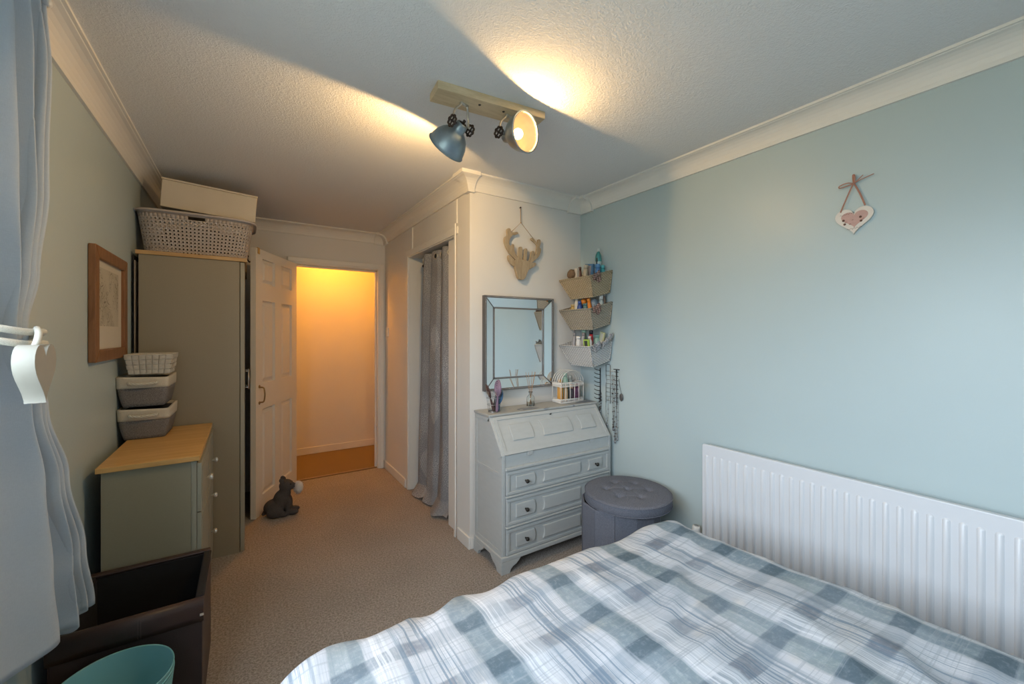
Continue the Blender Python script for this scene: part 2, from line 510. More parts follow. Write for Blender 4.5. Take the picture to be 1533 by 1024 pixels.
# local x along the leaf from the hinge, local y = visible face normal (face at y = 0)
cols = ((.105, .305), (.415, .615)); rows = ((.14, .775), (.965, 1.575), (1.70, 1.885))
b = MB()
xs = [0, .105, .305, .415, .615, DL]; zs = [0, .14, .775, .965, 1.575, 1.70, 1.885, DH]
for i in range(5):
    for j in range(7):
        hole = i in (1, 3) and j in (1, 3, 5)
        b.box(xs[i], xs[i + 1], -DT + (.010 if hole else 0), -.017 if hole else 0, zs[j], zs[j + 1])
leaf = b.build('leaf', m_door, dr)
for (x0, x1) in cols:
    for (z0, z1) in rows:
        for sgn in (1, -1):
            g = .036; yb = -.017 if sgn > 0 else -DT + .010; yt = -.004 if sgn > 0 else -DT + .002
            p = MB()
            a = [(x0 + .004, z0 + .004), (x1 - .004, z0 + .004), (x1 - .004, z1 - .004), (x0 + .004, z1 - .004)]
            c = [(x0 + g, z0 + g), (x1 - g, z0 + g), (x1 - g, z1 - g), (x0 + g, z1 - g)]
            g2 = .012
            a2 = [(x0 + g2, z0 + g2), (x1 - g2, z0 + g2), (x1 - g2, z1 - g2), (x0 + g2, z1 - g2)]
            vs = [(x, yb, z) for x, z in a2] + [(x, yt, z) for x, z in c]
            p.add(vs, [(4, 5, 6, 7)] + [(i, (i + 1) % 4, 4 + (i + 1) % 4, 4 + i) for i in range(4)])
            p.build('raised_panel', m_door, dr)
m_brass = plain('aged_brass', (.42, .28, .13), .35, .9, var=.2)
h = MB()
h.tube(smoothcurve([(.662, .002, .94), (.662, .03, .935), (.662, .038, .90), (.662, .038, .87), (.662, .03, .835), (.662, .002, .83)], 5), .0055, 8)
h.lathe([(.012, 0), (.012, .003), (.007, .006)], 12, T=aim((.662, 0, .945), (0, 1, 0))).lathe([(.012, 0), (.012, .003), (.007, .006)], 12, T=aim((.662, 0, .825), (0, 1, 0)))
tag(h.build('handle', m_brass, dr), 'curved brass pull handle')
hk = thing('over_door_hook', 'brown over-door hook on the top corner of the open door', 'hook', (D0 + .004 - .449 * .675, YF - .026 - .894 * .675, 1.954), (0, 0, th))
k = MB()
k.box(-.014, .014, -.044, .004, .001, .005).box(-.014, .014, .002, .005, -.04, .001).box(-.014, .014, -.044, -.041, -.10, .001)
k.build('strap', plain('hook_strap_tan', (.55, .33, .10), .5), hk)
k = MB(); k.tube(smoothcurve([(0, -.046, -.09), (0, -.06, -.10), (0, -.072, -.085), (0, -.074, -.06)], 4), .005, 8).ball((0, -.074, -.058), .009)
k.build('peg', plain('hook_dark', (.05, .03, .025), .4, .5), hk)
# hall lamp, above the door head
hl = thing('hall_lamp', 'round warm hall ceiling lamp above the doorway head', 'lamp', (.80, 4.46, ZC))
MB().lathe([(.0, 0), (.06, 0), (.06, -.02), (.02, -.025)], 20).build('ceiling_rose', m_trim, hl)
me = Mat('hall_bulb_warm', (1, .6, .25)); me.set(Emission_Strength=HALL); me.b.inputs['Emission Color'].default_value = (1.0, .36, .035, 1)
MB().lathe([(0, -.125), (.03, -.12), (.05, -.095), (.055, -.07), (.045, -.04), (.02, -.025)], 20).build('glass_globe', me.m, hl)
# ------------------------------------------------------------------ bed and duvet
m_divan = fabric('divan_fabric', (.42, .42, .43), 500)
m_matt = fabric('mattress_ticking', (.72, .72, .70), 500, .08)
bed = thing('bed', 'double divan bed hidden under the plaid duvet', 'bed', (.755, 0.03, 0))
MB().box(-.62, .62, -.97, .94, .03, .27).build('divan_base', m_divan, bed, .02)
MB().box(-.62, .62, -.97, .94, .275, .46).build('mattress', m_matt, bed, .05, 3)
for sx in (-.55, .55):
    for sy in (-.9, .87):
        MB().lathe([(.025, 0), (.025, .03)], 12, (sx, sy, 0)).build('castor', m_brass, bed)

def duvet():
    m = Mat('plaid_duvet_cotton', (.8, .8, .8), .9, 0, .2)
    u, v, _ = m.xyz('UV')               # metres on the flat cloth
    # brush-jittered coordinates
    jx = (m.noise(1.0, 3.0, m.vec(u * 110, v * 5)) - .5) * .040
    jy = (m.noise(1.0, 3.0, m.vec(u * 5, v * 110, 3.0)) - .5) * .034
    wob = (m.noise(4.0, 2.0, m.vec(u, v, 9.0)) - .5) * .034
    def band(c, centre, period, half, soft):
        d = (((c - (centre - period / 2)) / period).frac() - .5).abs() * period
        return d.step(half + soft, half - soft)
    sx_ = m.noise(1.0, 4.0, m.vec(u * 150, v * 1.8, 1.7), .65)       # streaks running along v
    sy_ = m.noise(1.0, 4.0, m.vec(u * 1.8, v * 150, 5.1), .65)       # streaks running along u
    fx = m.noise(1.0, 2.0, m.vec(u * 300, v * 3.0, 21.), .5)
    dry = m.noise(70, 4.0, m.vec(u, v, 0.0), .7)
    up = u + wob + jx * .6; vp = v + wob + jy * .6
    big = m.noise(3.1, 2.0, m.vec(u, v, 31.)).step(.32, .68)          # washes of paint
    big2 = m.noise(4.4, 2.0, m.vec(u, v, 41.)).step(.36, .64)
    A = band(up, .487, .295, .036, .005)
    A2 = band(up, .512, .295, .017, .004)
    A3 = band(up, .455, .295, .012, .003)
    E_ = band(up, .640, .295, .034, .006)
    B = band(u + jx * 1.4, .640, .295, .075, .03) * sx_.step(.50, .57)
    Bl = band(u + jx, .562, .295, .03, .01) * sx_.step(.50, .56)
    C = band(vp, .943, .1525, .024, .005)
    D = band(v + jy, .868, .1525, .05, .02) * sy_.step(.53, .60)
    full = (dry.step(.22, .58) * .45 + .55)
    c = m.mix(m.noise(9, 3.0, m.vec(u, v, 4.0)).step(.40, .75), (.60, .62, .67), (.45, .49, .55))
    c = m.mix(m.noise(7, 2.0, m.vec(u, v, 14.0)).step(.56, .72) * .55, c, (.66, .60, .53))
    c = m.mix(fx.step(.52, .62) * .36, c, (.30, .37, .44))
    c = m.mix(A * full * (big * .30 + .62), c, m.mix(big2, (.165, .235, .285), (.205, .275, .30)))
    c = m.mix(A2 * full * .55, c, (.19, .25, .295))
    c = m.mix(A3 * full * big * .5, c, (.24, .29, .33))
    c = m.mix(C * full * (big2 * .35 + .33), c, (.235, .29, .355))
    c = m.mix(E_ * full * (big * .3 + .08), c, (.33, .37, .43))
    c = m.mix(E_ * C * full * (big2 * .4 + .35), c, (.17, .185, .225))
    c = m.mix(A * C * full * (big * .35 + .45), c, (.075, .115, .15))
    c = m.mix(B * .75, c, (.15, .22, .30))
    c = m.mix(Bl * .65, c, (.78, .80, .84))
    c = m.mix(D * .50, c, (.34, .38, .43))
    m.base(c)
    m.bump(m.noise(420, 3.0, m.vec(u, v, 0.0)) * .5 + m.noise(38, 3.0, m.vec(u, v, 8.0)), .22, .004)
    # cloth: flat sheet laid over a rounded block
    X0, X1, Y0, Y1 = .135, 1.40, -1.0, 1.005           # core (flat) rectangle
    RR = .10; zt = .585; over = .33
    b = MB(); uv = []
    nu, nv = 150, 190
    us = [X0 - over + (X1 - X0 + 2 * over) * i / nu for i in range(nu + 1)]
    vs_ = [Y0 + (Y1 - Y0 + over) * j / nv for j in range(nv + 1)]
    pts = []
    for q in vs_:
        for p in us:
            ex = max(p - X1, 0) - max(X0 - p, 0); ey = max(q - Y1, 0)
            L = sqrt(ex * ex + ey * ey)
            x = min(max(p, X0), X1); y = min(q, Y1); z = zt
            nx, ny, nz = 0, 0, 1
            if L > 1e-9:
                dx, dy = ex / L, ey / L
                a = min(L / RR, pi / 2)
                rr = RR * sin(a); drop = RR * (1 - cos(a)); ext = max(L - RR * pi / 2, 0)
                # soft hanging folds below the edge
                fold = .012 * sin((p * dy - q * dx) * 21 + 1.3 * sin(p * 7)) * min(ext / .12, 1)
                x += dx * (rr + fold + ext * .10); y += dy * (rr + fold + ext * .10); z -= drop + ext * .97
                nx, ny, nz = dx * sin(a), dy * sin(a), cos(a)
            # the right edge leans out towards the head of the bed
            x += max(0, min(1, (p - .7) / .7)) * (1.0 - min(q, 1.0)) * .085
            # puffiness and creases
            w = noise.noise(Vector((p * 2.3, q * 2.3, .4))) * .010 + noise.noise(Vector((p * 5.5 + 3, q * 5.0, 2.))) * .010
            t = p * .62 + q * .78 + .06 * noise.noise(Vector((p * 4, q * 4, 7.)))
            s_ = -p * .78 + q * .62
            rg = 1 - abs(noise.noise(Vector((s_ * 7.5 + .5 * noise.noise(Vector((p * 3, q * 3, 1.))), t * 1.6, 5.)))) * 2.2
            env = max(0, min(1, .55 + 1.1 * noise.noise(Vector((p * 2.1 + 5, q * 2.1, 3.)))))
            w += max(rg, -.3) * .013 * env
            rg2 = 1 - abs(noise.noise(Vector((p * 3.0 + q * 1.5, q * 9.0 - p * 3, 11.)))) * 2.4
            w += max(rg2, -.2) * .006
            w += .010 * max(0, 1 - abs((q - .66) - .55 * (p - .9)) / .035) * max(0, 1 - abs(p - .98) / .28)
            if z < .27: w *= .4
            pts.append((x + nx * w, y + ny * w, z + nz * w))
            uv.append((p, q))
    fs = [(j * (nu + 1) + i, j * (nu + 1) + i + 1, (j + 1) * (nu + 1) + i + 1, (j + 1) * (nu + 1) + i) for j in range(nv) for i in range(nu)]
    b.add(pts, fs, True)
    o = b.build('duvet', m.m, None, uv=uv, fix=False, solid=.012, soff=-1)
    tag(o, 'blue and white brushed plaid duvet spread over the bed', 'duvet')
duvet()

# ------------------------------------------------------------------ radiator
m_rad = plain('radiator_enamel', (.70, .71, .735), .3, var=.01, scale=6)
rad = thing('radiator', 'long white panel radiator on the right wall beside the bed', 'radiator', (1.99, 1.245, .13))
RLn, RH = 1.44, .635
b = MB(); b.prism(rrect(-RLn, 0, 0, RH, .012, 3), 0, .012, 'yz')
rp = b.build('front_panel', m_rad, rad, .004, 2)
fl = None
for k in range(36):
    y = -.026 - .0391 * k
    if fl is None:
        p = MB()
        r0, r1 = rrect(-.0105, .0105, .05, RH - .052, .0104, 5), rrect(-.0065, .0065, .055, RH - .057, .0064, 5)
        n = len(r0)
        p.add([(0, a, z) for a, z in r0] + [(-.0055, a, z) for a, z in r1], [(i, (i + 1) % n, n + (i + 1) % n, n + i) for i in range(n)] + [tuple(range(n, 2 * n))], True)
        fl = p.build('flute', m_rad, rad); fl.location = (0.0005, y, 0)
    else:
        copy_part(fl, rad, (0.0005, y, 0))
MB().box(.016, .06, -RLn + .01, -.01, .01, RH - .01).build('convector_body', m_rad, rad, .004)
MB().box(.0605, .094, -.25, -.2, .2, .45).build('wall_bracket', m_rad, rad)
MB().box(.0605, .094, -1.2, -1.15, .2, .45).build('wall_bracket', m_rad, rad)
m_valve = plain('valve_white_plastic', (.82, .82, .80), .4, var=.01)
v = thing('radiator_valve', 'white thermostatic valve at the end of the radiator', 'valve', (2.022, 1.297, .15))
m_red = plain('red_print', (.55, .03, .05), .5, var=.02)
m_chrome = plain('chrome', (.8, .8, .82), .18, 1.0, var=.02)
MB().lathe([(.018, .075), (.021, .08), (.021, .15), (.019, .157), (.0, .158)], 20).build('valve_head', m_valve, v)
MB().lathe([(.0, .1583), (.011, .1583), (.011, .1592), (0, .1592)], 16).build('end_cap', plain('grey_plastic', (.35, .37, .38), .5), v)
q = MB()
for k in range(3):
    a = radians(225 + 24 * k)
    q.box(-.003, .003, -.0006, .0006, -.006, .006, T=TR((.0213 * cos(a), .0213 * sin(a), .125), rz=a + pi / 2))
q.build('scale_marks', m_red, v)
MB().lathe([(.012, .02), (.012, .075)], 14).tube([(0, 0, -.15), (0, 0, .03)], .0075, 10).tube([(0, 0, .045), (0, -.052, .045)], .0085, 10).build('valve_body', m_chrome, v)

# ------------------------------------------------------------------ grey painted bureau
mm = Mat('bureau_grey_paint', (.40, .43, .435), .55)
x, y, z = mm.xyz()
n1 = mm.noise(1.0, 4.0, mm.vec(x * 14, y * 14, z * 60)); n2 = mm.noise(30, 4.0)
mm.base(mm.mix(n1, mm.mix(n2, (.42, .445, .445), (.48, .50, .50)), (.52, .535, .53))); mm.bump(n1, .12, .0006)
m_bur = mm.m
mm = Mat('bureau_top_swirls', (.42, .43, .43), .5)
x, y, z = mm.xyz()
s1 = (mm.noise(3.0, 1.0, dist=1.6) * 26).sin()
mm.base(mm.mix(s1.step(.35, .75) * mm.noise(2.6, 1.0).step(.4, .55), (.43, .435, .42), (.20, .225, .27)))
m_burtop = mm.m
m_knob = plain('dark_bronze_knob', (.05, .045, .04), .35, .6)
BX0, BX1, BF, BB = 1.192, 2.043, 1.93, 2.25
bu = thing('bureau', 'grey painted drop-front bureau below the mirror', 'bureau', (BX0, BF, 0))
BW, BD = BX1 - BX0, BB - BF
side = [(0.008, .09), (BD, .09), (BD, .848), (.14, .848), (0.0, .655), (0.0, .09)]
for k, x0 in enumerate((0, BW - .02)):
    p = MB(); p.prism(side, x0, x0 + .02, 'yz')
    sp = p.build('side_panel', m_bur, bu, .002)
    if k == 0:
        e = MB()
        def edge(a, c, w=.028):
            d = Vector((c[0] - a[0], c[1] - a[1])).normalized(); nrm = Vector((-d.y, d.x)) * w
            e.prism([a, c, (c[0] + nrm.x, c[1] + nrm.y), (a[0] + nrm.x, a[1] + nrm.y)], -.004, 0, 'yz')
        edge((.002, .092), (BD - .002, .092)); edge((BD - .002, .12), (BD - .002, .82)); edge((BD - .002, .846), (.141, .846), .024)
        edge((.139, .845), (.001, .655), .028); edge((.001, .63), (.001, .12)); edge((.03, .535), (BD - .03, .535), .02)
        e.build('side_moulding', m_bur, sp, .0015)
MB().box(.02, BW - .02, BD - .02, BD, .09, .848).build('back_board', m_bur, bu)
MB().box(-.008, BW + .008, .132, BD + .004, .848, .862).build('top_board', m_burtop, bu, .003)
# fall-front lid: local frame on the slope
ang = atan2(.848 - .655, .14)
LL = sqrt(.14 ** 2 + (.848 - .655) ** 2)
TL = Matrix.Translation((.012, -.004, .657)) @ Matrix.Rotation(ang, 4, 'X')
LW = BW - .024
lid = MB().box(0, LW, 0, LL - .004, -.018, 0, TL)
lid = lid.build('fall_front', m_bur, bu, .002)
fr = MB()
for a in ((.0, LW, .0, .022), (.0, LW, LL - .028, LL - .006), (.0, .022, .022, LL - .028), (LW - .022, LW, .022, LL - .028)):
    fr.box(*a, 0, .005, TL)
fr.build('lid_border', m_bur, lid, .001)
def waved(x0, x1, y0, y1, l, r):
    """rectangle with a bowed end; l, r = 1 bows that end"""
    pts = [(x0, y0), (x1, y0)]
    if r: pts += [(x1 + .010 * sin(pi * t), y0 + (y1 - y0) * t) for t in (.12, .25, .4, .5, .6, .75, .88)]
    pts += [(x1, y1), (x0, y1)]
    if l: pts += [(x0 + (.012 * sin(pi * t)) * l, y1 + (y0 - y1) * t) for t in (.12, .25, .4, .5, .6, .75, .88)]
    return pts
for a in ((.085, .235, 0, 1), (.305, .54, 1, 1), (.61, .745, 1, 0)):
    p = MB(); o_ = waved(a[0], a[1], .075, .175, a[2], a[3]); p.prism(o_, 0.0002, .0085, 'xy', TL)
    p.build('lid_panel', m_bur, lid, .005, 2)
k = MB(); k.tube([(.41, .205, .004), (.415, .203, .006), (.42, .205, .004), (.425, .210, .004)], .0025, 6, T=TL).ball((.4175, .205, .004), .004, T=TL)
k.build('keyhole_plate', m_knob, lid)
for xx in (.17, .66):
    MB().box(xx, xx + .035, -.006, -.001, .636, .656).build('lid_hinge', m_bur, lid, .001)
MB().box(.02, BW - .02, .004, .03, .585, .652).build('apron_board', m_bur, bu, .002)
rails = ((.565, .585), (.413, .427), (.243, .257))
for z0, z1 in rails:
    p = MB().box(.02, BW - .02, -.004, .03, z0, z1).box(.02, BW - .02, -.014, -.004, z0 + .005, z1 - .002)
    p.build('rail', m_bur, bu, .002)
for z0, z1 in ((.429, .563), (.259, .411), (.095, .241)):
    p = MB().box(.024, BW - .024, 0, .03, z0, z1)
    d = p.build('drawer', m_bur, bu, .002)
    fr = MB()
    w = .02
    for a in ((.026, BW - .026, z0 + .002, z0 + w), (.026, BW - .026, z1 - w, z1 - .002), (.026, .026 + w, z0 + w, z1 - w), (BW - .026 - w, BW - .026, z0 + w, z1 - w)):
        fr.box(a[0], a[1], -.008, 0, a[2], a[3])
    fr.build('drawer_moulding', m_bur, d, .003)
    zc = (z0 + z1) / 2; hh = (z1 - z0) * .26
    for a in ((.085, .215, 0, 1), (.275, .575, 1, 0), (.635, .76, 1, 0)):
        q = MB(); q.prism(waved(a[0], a[1], zc - hh, zc + hh, a[2], a[3]), -.011, -.0002, 'xz')
        q.build('drawer_panel', m_bur, d, .005, 2)
    for xx in (.15, .70):
        MB().lathe([(.006, 0), (.005, .008), (.010, .014), (.012, .020), (.009, .026), (0, .028)], 14, T=aim((xx, -.011, zc), (0, -1, 0))).build('knob', m_knob, d)
p = MB().box(-.012, BW + .008, -.012, BD, .068, .094)
p.build('plinth_moulding', m_bur, bu, .004)
def foot(pl, flip, x0, d0, d1):
    s_ = -1 if flip else 1
    prof = [(0, 0), (.055, 0), (.062, .02), (.078, .032), (.098, .04), (.118, .056), (.128, .068), (0, .068)]
    return [(x0 + s_ * a, c) for a, c in prof]
for name, pl, x0, flip, d0, d1 in (('f', 'xz', -.012, 0, -.012, .008), ('f', 'xz', BW + .006, 1, -.012, .008), ('s', 'yz', -.0105, 0, -.0112, .008), ('s', 'yz', BD, 1, -.012, .008)):
    q = MB(); q.prism(foot(pl, flip, x0, d0, d1), d0, d1, pl)
    q.build('bracket_foot', m_bur, bu, .002)

# ------------------------------------------------------------------ round storage stool
m_stool = fabric('stool_grey_linen', (.145, .155, .19), 900, .35)
m_dark = plain('dark_lining', (.02, .02, .025), .9)
st = thing('storage_stool', 'round dark grey fabric storage stool with loose tufted lid', 'stool', (1.752, 1.588, 0))
ns = 12
for k in range(ns):
    a0, a1 = 2 * pi * k / ns + .1, 2 * pi * (k + 1) / ns + .1
    q = MB()
    R0, R1 = .214, .203
    vs = []
    for z in (.004, .012, .40, .408):
        ins = .002 if z in (.004, .408) else 0
        for r, a in ((R0 - ins, a0 + .002), (R0 - ins, a1 - .002), (R1, a1 - .002), (R1, a0 + .002)):
            vs.append((r * cos(a), r * sin(a), z))
    fs = [(0, 1, 2, 3), (12, 13, 14, 15)]
    for i in range(3): fs += [(i * 4 + j, i * 4 + (j + 1) % 4, (i + 1) * 4 + (j + 1) % 4, (i + 1) * 4 + j) for j in range(4)]
    q.add(vs, fs); q.build('side_panel', m_stool, st, .002)
q = MB().shell([(.198, .008), (.198, .404)], 48).lathe([(.0, .006), (.2, .006), (.2, .010), (0, .010)], 48); q.build('lining', m_dark, st)
lidT = TR((.027, -.032, .4125), rx=radians(0.6), ry=radians(-.5))
btn = [(0.0, 0.0)] + [(.115 * cos(a), .115 * sin(a)) for a in [radians(20 + 60 * i) for i in range(6)]]
rl = .234
def top_z(r, x, y):
    t = r / rl
    z = .052 + .014 * (1 - t ** 2.5)
    for bx, by in btn:
        d = sqrt((x - bx) ** 2 + (y - by) ** 2)
        z -= .014 * math.exp(-(d / .016) ** 2) + .005 * math.exp(-(d / .045) ** 2)
    # creases between neighbouring buttons
    for i in range(7):
        for j in range(i):
            ax, ay = btn[i]; cx, cy = btn[j]; L = sqrt((ax - cx) ** 2 + (ay - cy) ** 2)
            if L > .13: continue
            tt = max(0, min(1, ((x - cx) * (ax - cx) + (y - cy) * (ay - cy)) / L / L))
            d = sqrt((x - cx - tt * (ax - cx)) ** 2 + (y - cy - tt * (ay - cy)) ** 2)
            z -= .0016 * math.exp(-(d / .006) ** 2)
    return z
q = MB(); vs = [(0, 0, top_z(0, 0, 0))]; nr, na = 44, 96; fs = []
for i in range(1, nr + 1):
    r = (rl - .012) * i / nr
    for k in range(na):
        a = 2 * pi * k / na; xx, yy = r * cos(a), r * sin(a); vs.append((xx, yy, top_z(r, xx, yy)))
side_ = [(rl - .005, .050), (rl - .001, .045), (rl, .038), (rl, .010), (rl - .003, .003), (rl - .01, 0), (0.001, 0)]
for r, z in side_:
    for k in range(na): a = 2 * pi * k / na; vs.append((r * cos(a), r * sin(a), z))
fs = [(0, 1 + k, 1 + (k + 1) % na) for k in range(na)]
for i in range(nr + len(side_) - 1):
    fs += [(1 + i * na + k, 1 + (i + 1) * na + k, 1 + (i + 1) * na + (k + 1) % na, 1 + i * na + (k + 1) % na) for k in range(na)]
q.add(vs, fs, True, lidT); lido = q.build('lid', m_stool, st)
q = MB(); q.tube([(rl * cos(2 * pi * k / 64), rl * sin(2 * pi * k / 64), .047) for k in range(64)], .0028, 6, True, lidT).tube([(rl * cos(2 * pi * k / 64), rl * sin(2 * pi * k / 64), .004) for k in range(64)], .0025, 6, True, lidT)
q.build('piping', m_stool, lido)
for bx, by in btn:
    MB().ball((bx, by, top_z(sqrt(bx * bx + by * by), bx, by) + .002), (.009, .009, .004), 10, 6, lidT).build('button', m_stool, lido)

# ------------------------------------------------------------------ wardrobe
m_ward = plain('wardrobe_sage_laminate', (.305, .262, .188), .5, var=.05, scale=160)
m_oak = wood('oak_laminate', (.44, .26, .10), (.56, .36, .16), 'x', 5, .4, 8)
m_oaky = wood('oak_laminate_top', (.56, .31, .095), (.70, .43, .155), 'x', 3.5, .4, 14)
m_wdoor = plain('wardrobe_door_sage', (.33, .31, .245), .5, var=.04, scale=160)
wr_ = thing('wardrobe', 'tall sage wardrobe with oak top beside the open door', 'wardrobe', (-.495, 3.0, 0))
WD, WL, WH = .462, .93, 1.775
MB().box(0, WD, 0, .018, 0, WH).build('side_panel', m_ward, wr_, .001)
MB().box(0, WD, WL - .018, WL, 0, WH).build('side_panel', m_ward, wr_, .001)
MB().box(0, .012, .018, WL - .018, 0, WH).build('back_board', m_ward, wr_)
MB().box(.012, WD - .01, .018, WL - .018, 0, .06).build('plinth_shelf', m_ward, wr_)
MB().box(.012, WD - .01, .018, WL - .018, WH - .02, WH).build('head_shelf', m_ward, wr_)
MB().box(-.012, .501, -.012, WL + .01, WH, WH + .022).build('top_board', m_oak, wr_, .002)
for y0, y1, hy_ in ((0.0, WL / 2 - .002, WL / 2 - .07), (WL / 2 + .002, WL, WL / 2 + .05)):
    d = MB().box(WD + .003, WD + .026, y0, y1, .004, WH - .003).build('wardrobe_door', m_wdoor, wr_, .002)
    h = MB(); hx = WD + .026
    h.tube([(hx, hy_, .96), (hx + .022, hy_, .963)], .0042, 8).tube([(hx, hy_, 1.075), (hx + .022, hy_, 1.072)], .0042, 8).tube([(hx + .022, hy_, .95), (hx + .022, hy_, 1.085)], .0045, 8)
    h.build('bar_handle', m_chrome, d)

# ------------------------------------------------------------------ sideboard
m_side = plain('sideboard_sage_laminate', (.31, .285, .205), .45, var=.05, scale=160)
m_lite = plain('sideboard_front_sage', (.335, .33, .265), .45, var=.04, scale=160)
sb = thing('sideboard', 'low sage green sideboard with oak top in front of the wardrobe', 'sideboard', (-.478, 2.225, 0))
SD, SL, SH = .30, .755, .79
MB().box(0, SD - .02, 0, .018, 0, SH).build('side_panel', m_side, sb, .001)
MB().box(0, SD - .002, SL - .018, SL, 0, SH).build('side_panel', m_side, sb, .001)
MB().box(SD - .0195, SD - .001, -.001, .018, 0, SH).build('front_stile', m_lite, sb, .001)
MB().box(0, .01, .018, SL - .018, 0, SH).build('back_board', m_side, sb)
MB().box(.01, SD - .004, .018, SL - .018, .05, .066).box(.01, SD - .004, .37, .385, .066, SH).build('carcass_divider', m_side, sb)
MB().box(-.014, SD + .012, -.014, SL + .004, SH, SH + .021).build('top_board', m_oaky, sb, .002)
m_glassknob = Mat('clear_knob', (.85, .86, .86), .1, .6).m
def front(nm, y0, y1, z0, z1, ky=None, kz=0):
    d = MB().box(SD, SD + .016, y0, y1, z0, z1).build(nm, m_lite, sb, .002)
    MB().box(SD + .016, SD + .018, y0 + .03, y1 - .03, z0 + .03, z1 - .03).build('front_bead', m_lite, d, .001)
    if ky is None: return
    k = MB(); k.lathe([(.005, 0), (.0045, .010), (.013, .016), (.0145, .022), (.011, .028), (0, .030)], 14, T=aim((SD + .016, ky, kz), (1, 0, 0)))
    k.build('knob', m_glassknob, d)
front('drawer', .004, .375, .565, .775, .225, .645)
front('cupboard_door', .004, .375, .06, .56)
front('drawer', .38, SL - .004, .565, .775, .62, .625)
front('drawer', .38, SL - .004, .345, .56, .565, .445)
front('drawer', .38, SL - .004, .06, .34, .555, .25)

# ------------------------------------------------------------------ brown storage box
mm = Mat('brown_faux_leather', (.045, .027, .026), .42, 0, .5)
vv = mm.voro(420); mm.base(mm.mix(mm.noise(6, 3), (.035, .021, .021), (.062, .037, .034))); mm.bump(vv, .25, .001)
m_leather = mm.m
bx = thing('storage_box', 'open dark brown faux leather storage box in front of the sideboard', 'storage box', (-.50, 1.788, 0))
QX, QY, QZ, t_ = .372, .412, .40, .02
q = MB().box(0, QX, 0, t_, 0, QZ).box(0, QX, QY - t_, QY, 0, QZ).box(0, t_, t_, QY - t_, 0, QZ).box(QX - t_, QX, t_, QY - t_, 0, QZ)
q.build('box_walls', m_leather, bx, .004, 3)
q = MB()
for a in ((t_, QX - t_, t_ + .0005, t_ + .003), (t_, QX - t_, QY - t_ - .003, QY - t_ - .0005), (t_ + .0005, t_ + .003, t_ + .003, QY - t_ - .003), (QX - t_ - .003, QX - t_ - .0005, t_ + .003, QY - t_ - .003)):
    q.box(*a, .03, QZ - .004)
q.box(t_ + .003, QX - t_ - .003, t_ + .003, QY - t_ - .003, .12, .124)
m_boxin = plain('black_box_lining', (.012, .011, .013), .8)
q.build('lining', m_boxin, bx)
MB().box(t_, QX - t_, t_, QY - t_, .002, .02).build('base_board', m_leather, bx)
# padded rim rolled over the front edge
q = MB(); prof = [(-.008, .338), (-.012, .36), (-.012, .392), (-.006, .408), (.006, .414), (.022, .410), (.026, .400), (.0, .398), (-.002, .345)]
q.prism([(a, c) for a, c in prof], -.004, QX + .004, 'yz', sm=True)
rm = q.build('front_rim', m_leather, bx)
for xx in (.205, .212):
    MB().box(xx, xx + .0012, -.0128, -.0118, .345, .405).build('stitch_seam', plain('thread_brown', (.12, .085, .08), .8), rm)
for a in ((0, QX, QY - .026, QY + .004), (-.004, .022, .02, QY - .026), (QX - .022, QX + .004, .027, QY - .026)):
    MB().box(*a, QZ + .0005, QZ + .012).build('rim_band', m_leather if a[0] == 0 else m_boxin, bx, .005, 3)
MB().box(QX - .006, QX + .005, -.0135, -.0125, .36, .368).build('worn_corner', plain('worn_pale', (.5, .42, .35), .8), rm)
for xx in (.001, QX - .003):
    MB().box(xx, xx + .002, -.003, .001, .005, .34).build('corner_seam', m_leather, bx)

# ------------------------------------------------------------------ teal waste bin
mm = Mat('teal_bin_plastic', (.20, .46, .50), .5)
x, y, z = mm.xyz(); mm.base(mm.mix(mm.noise(14, 4).step(.35, .75), (.15, .40, .44), (.24, .50, .53)))
mm.bump((z * 900).sin() * .5 + .5, .5, .0015)
bn = thing('waste_bin', 'round teal waste bin beside the brown storage box', 'bin', (-.325, 1.636, 0))
q = MB().shell([(0.0001, .004), (.098, .004), (.103, .012), (.137, .318), (.1385, .324), (.1375, .327), (.1355, .324)], 56)
q.build('bin_body', mm.m, bn)
m2 = Mat('teal_bin_inside', (.15, .36, .40), .45); m2.base(m2.mix(m2.noise(9, 4, dist=1.0).step(.60, .70) * .6, m2.mix(m2.noise(4, 2), (.19, .45, .50), (.23, .51, .55)), (.06, .25, .28)))
MB().shell([(.1355, .324), (.131, .30), (.098, .016), (.0001, .014)], 56).build('bin_lining', m2.m, bn)
q = MB()
for i in range(26):
    zz = .02 + i * .0115; r = .103 + (.137 - .103) * (zz - .012) / .306
    q.tube([(r * cos(2 * pi * k / 56), r * sin(2 * pi * k / 56), zz) for k in range(56)], .0035, 6, True)
o_ = q.build('woven_coil', mm.m, bn); o_['kind'] = 'stuff'
# pale wooden offcut between box and wall
pw_ = MB().box(-.010, .010, 0, .20, 0, .285, TR((0, 0, 0)))
o_ = pw_.build('wooden_plank', wood('pale_pine', (.55, .36, .19), (.68, .48, .28), 'z', 5), None, .002)
o_.location = (-.514, 1.58, 0.0); tag(o_, 'pale wooden plank standing between the storage box and left wall', 'plank')
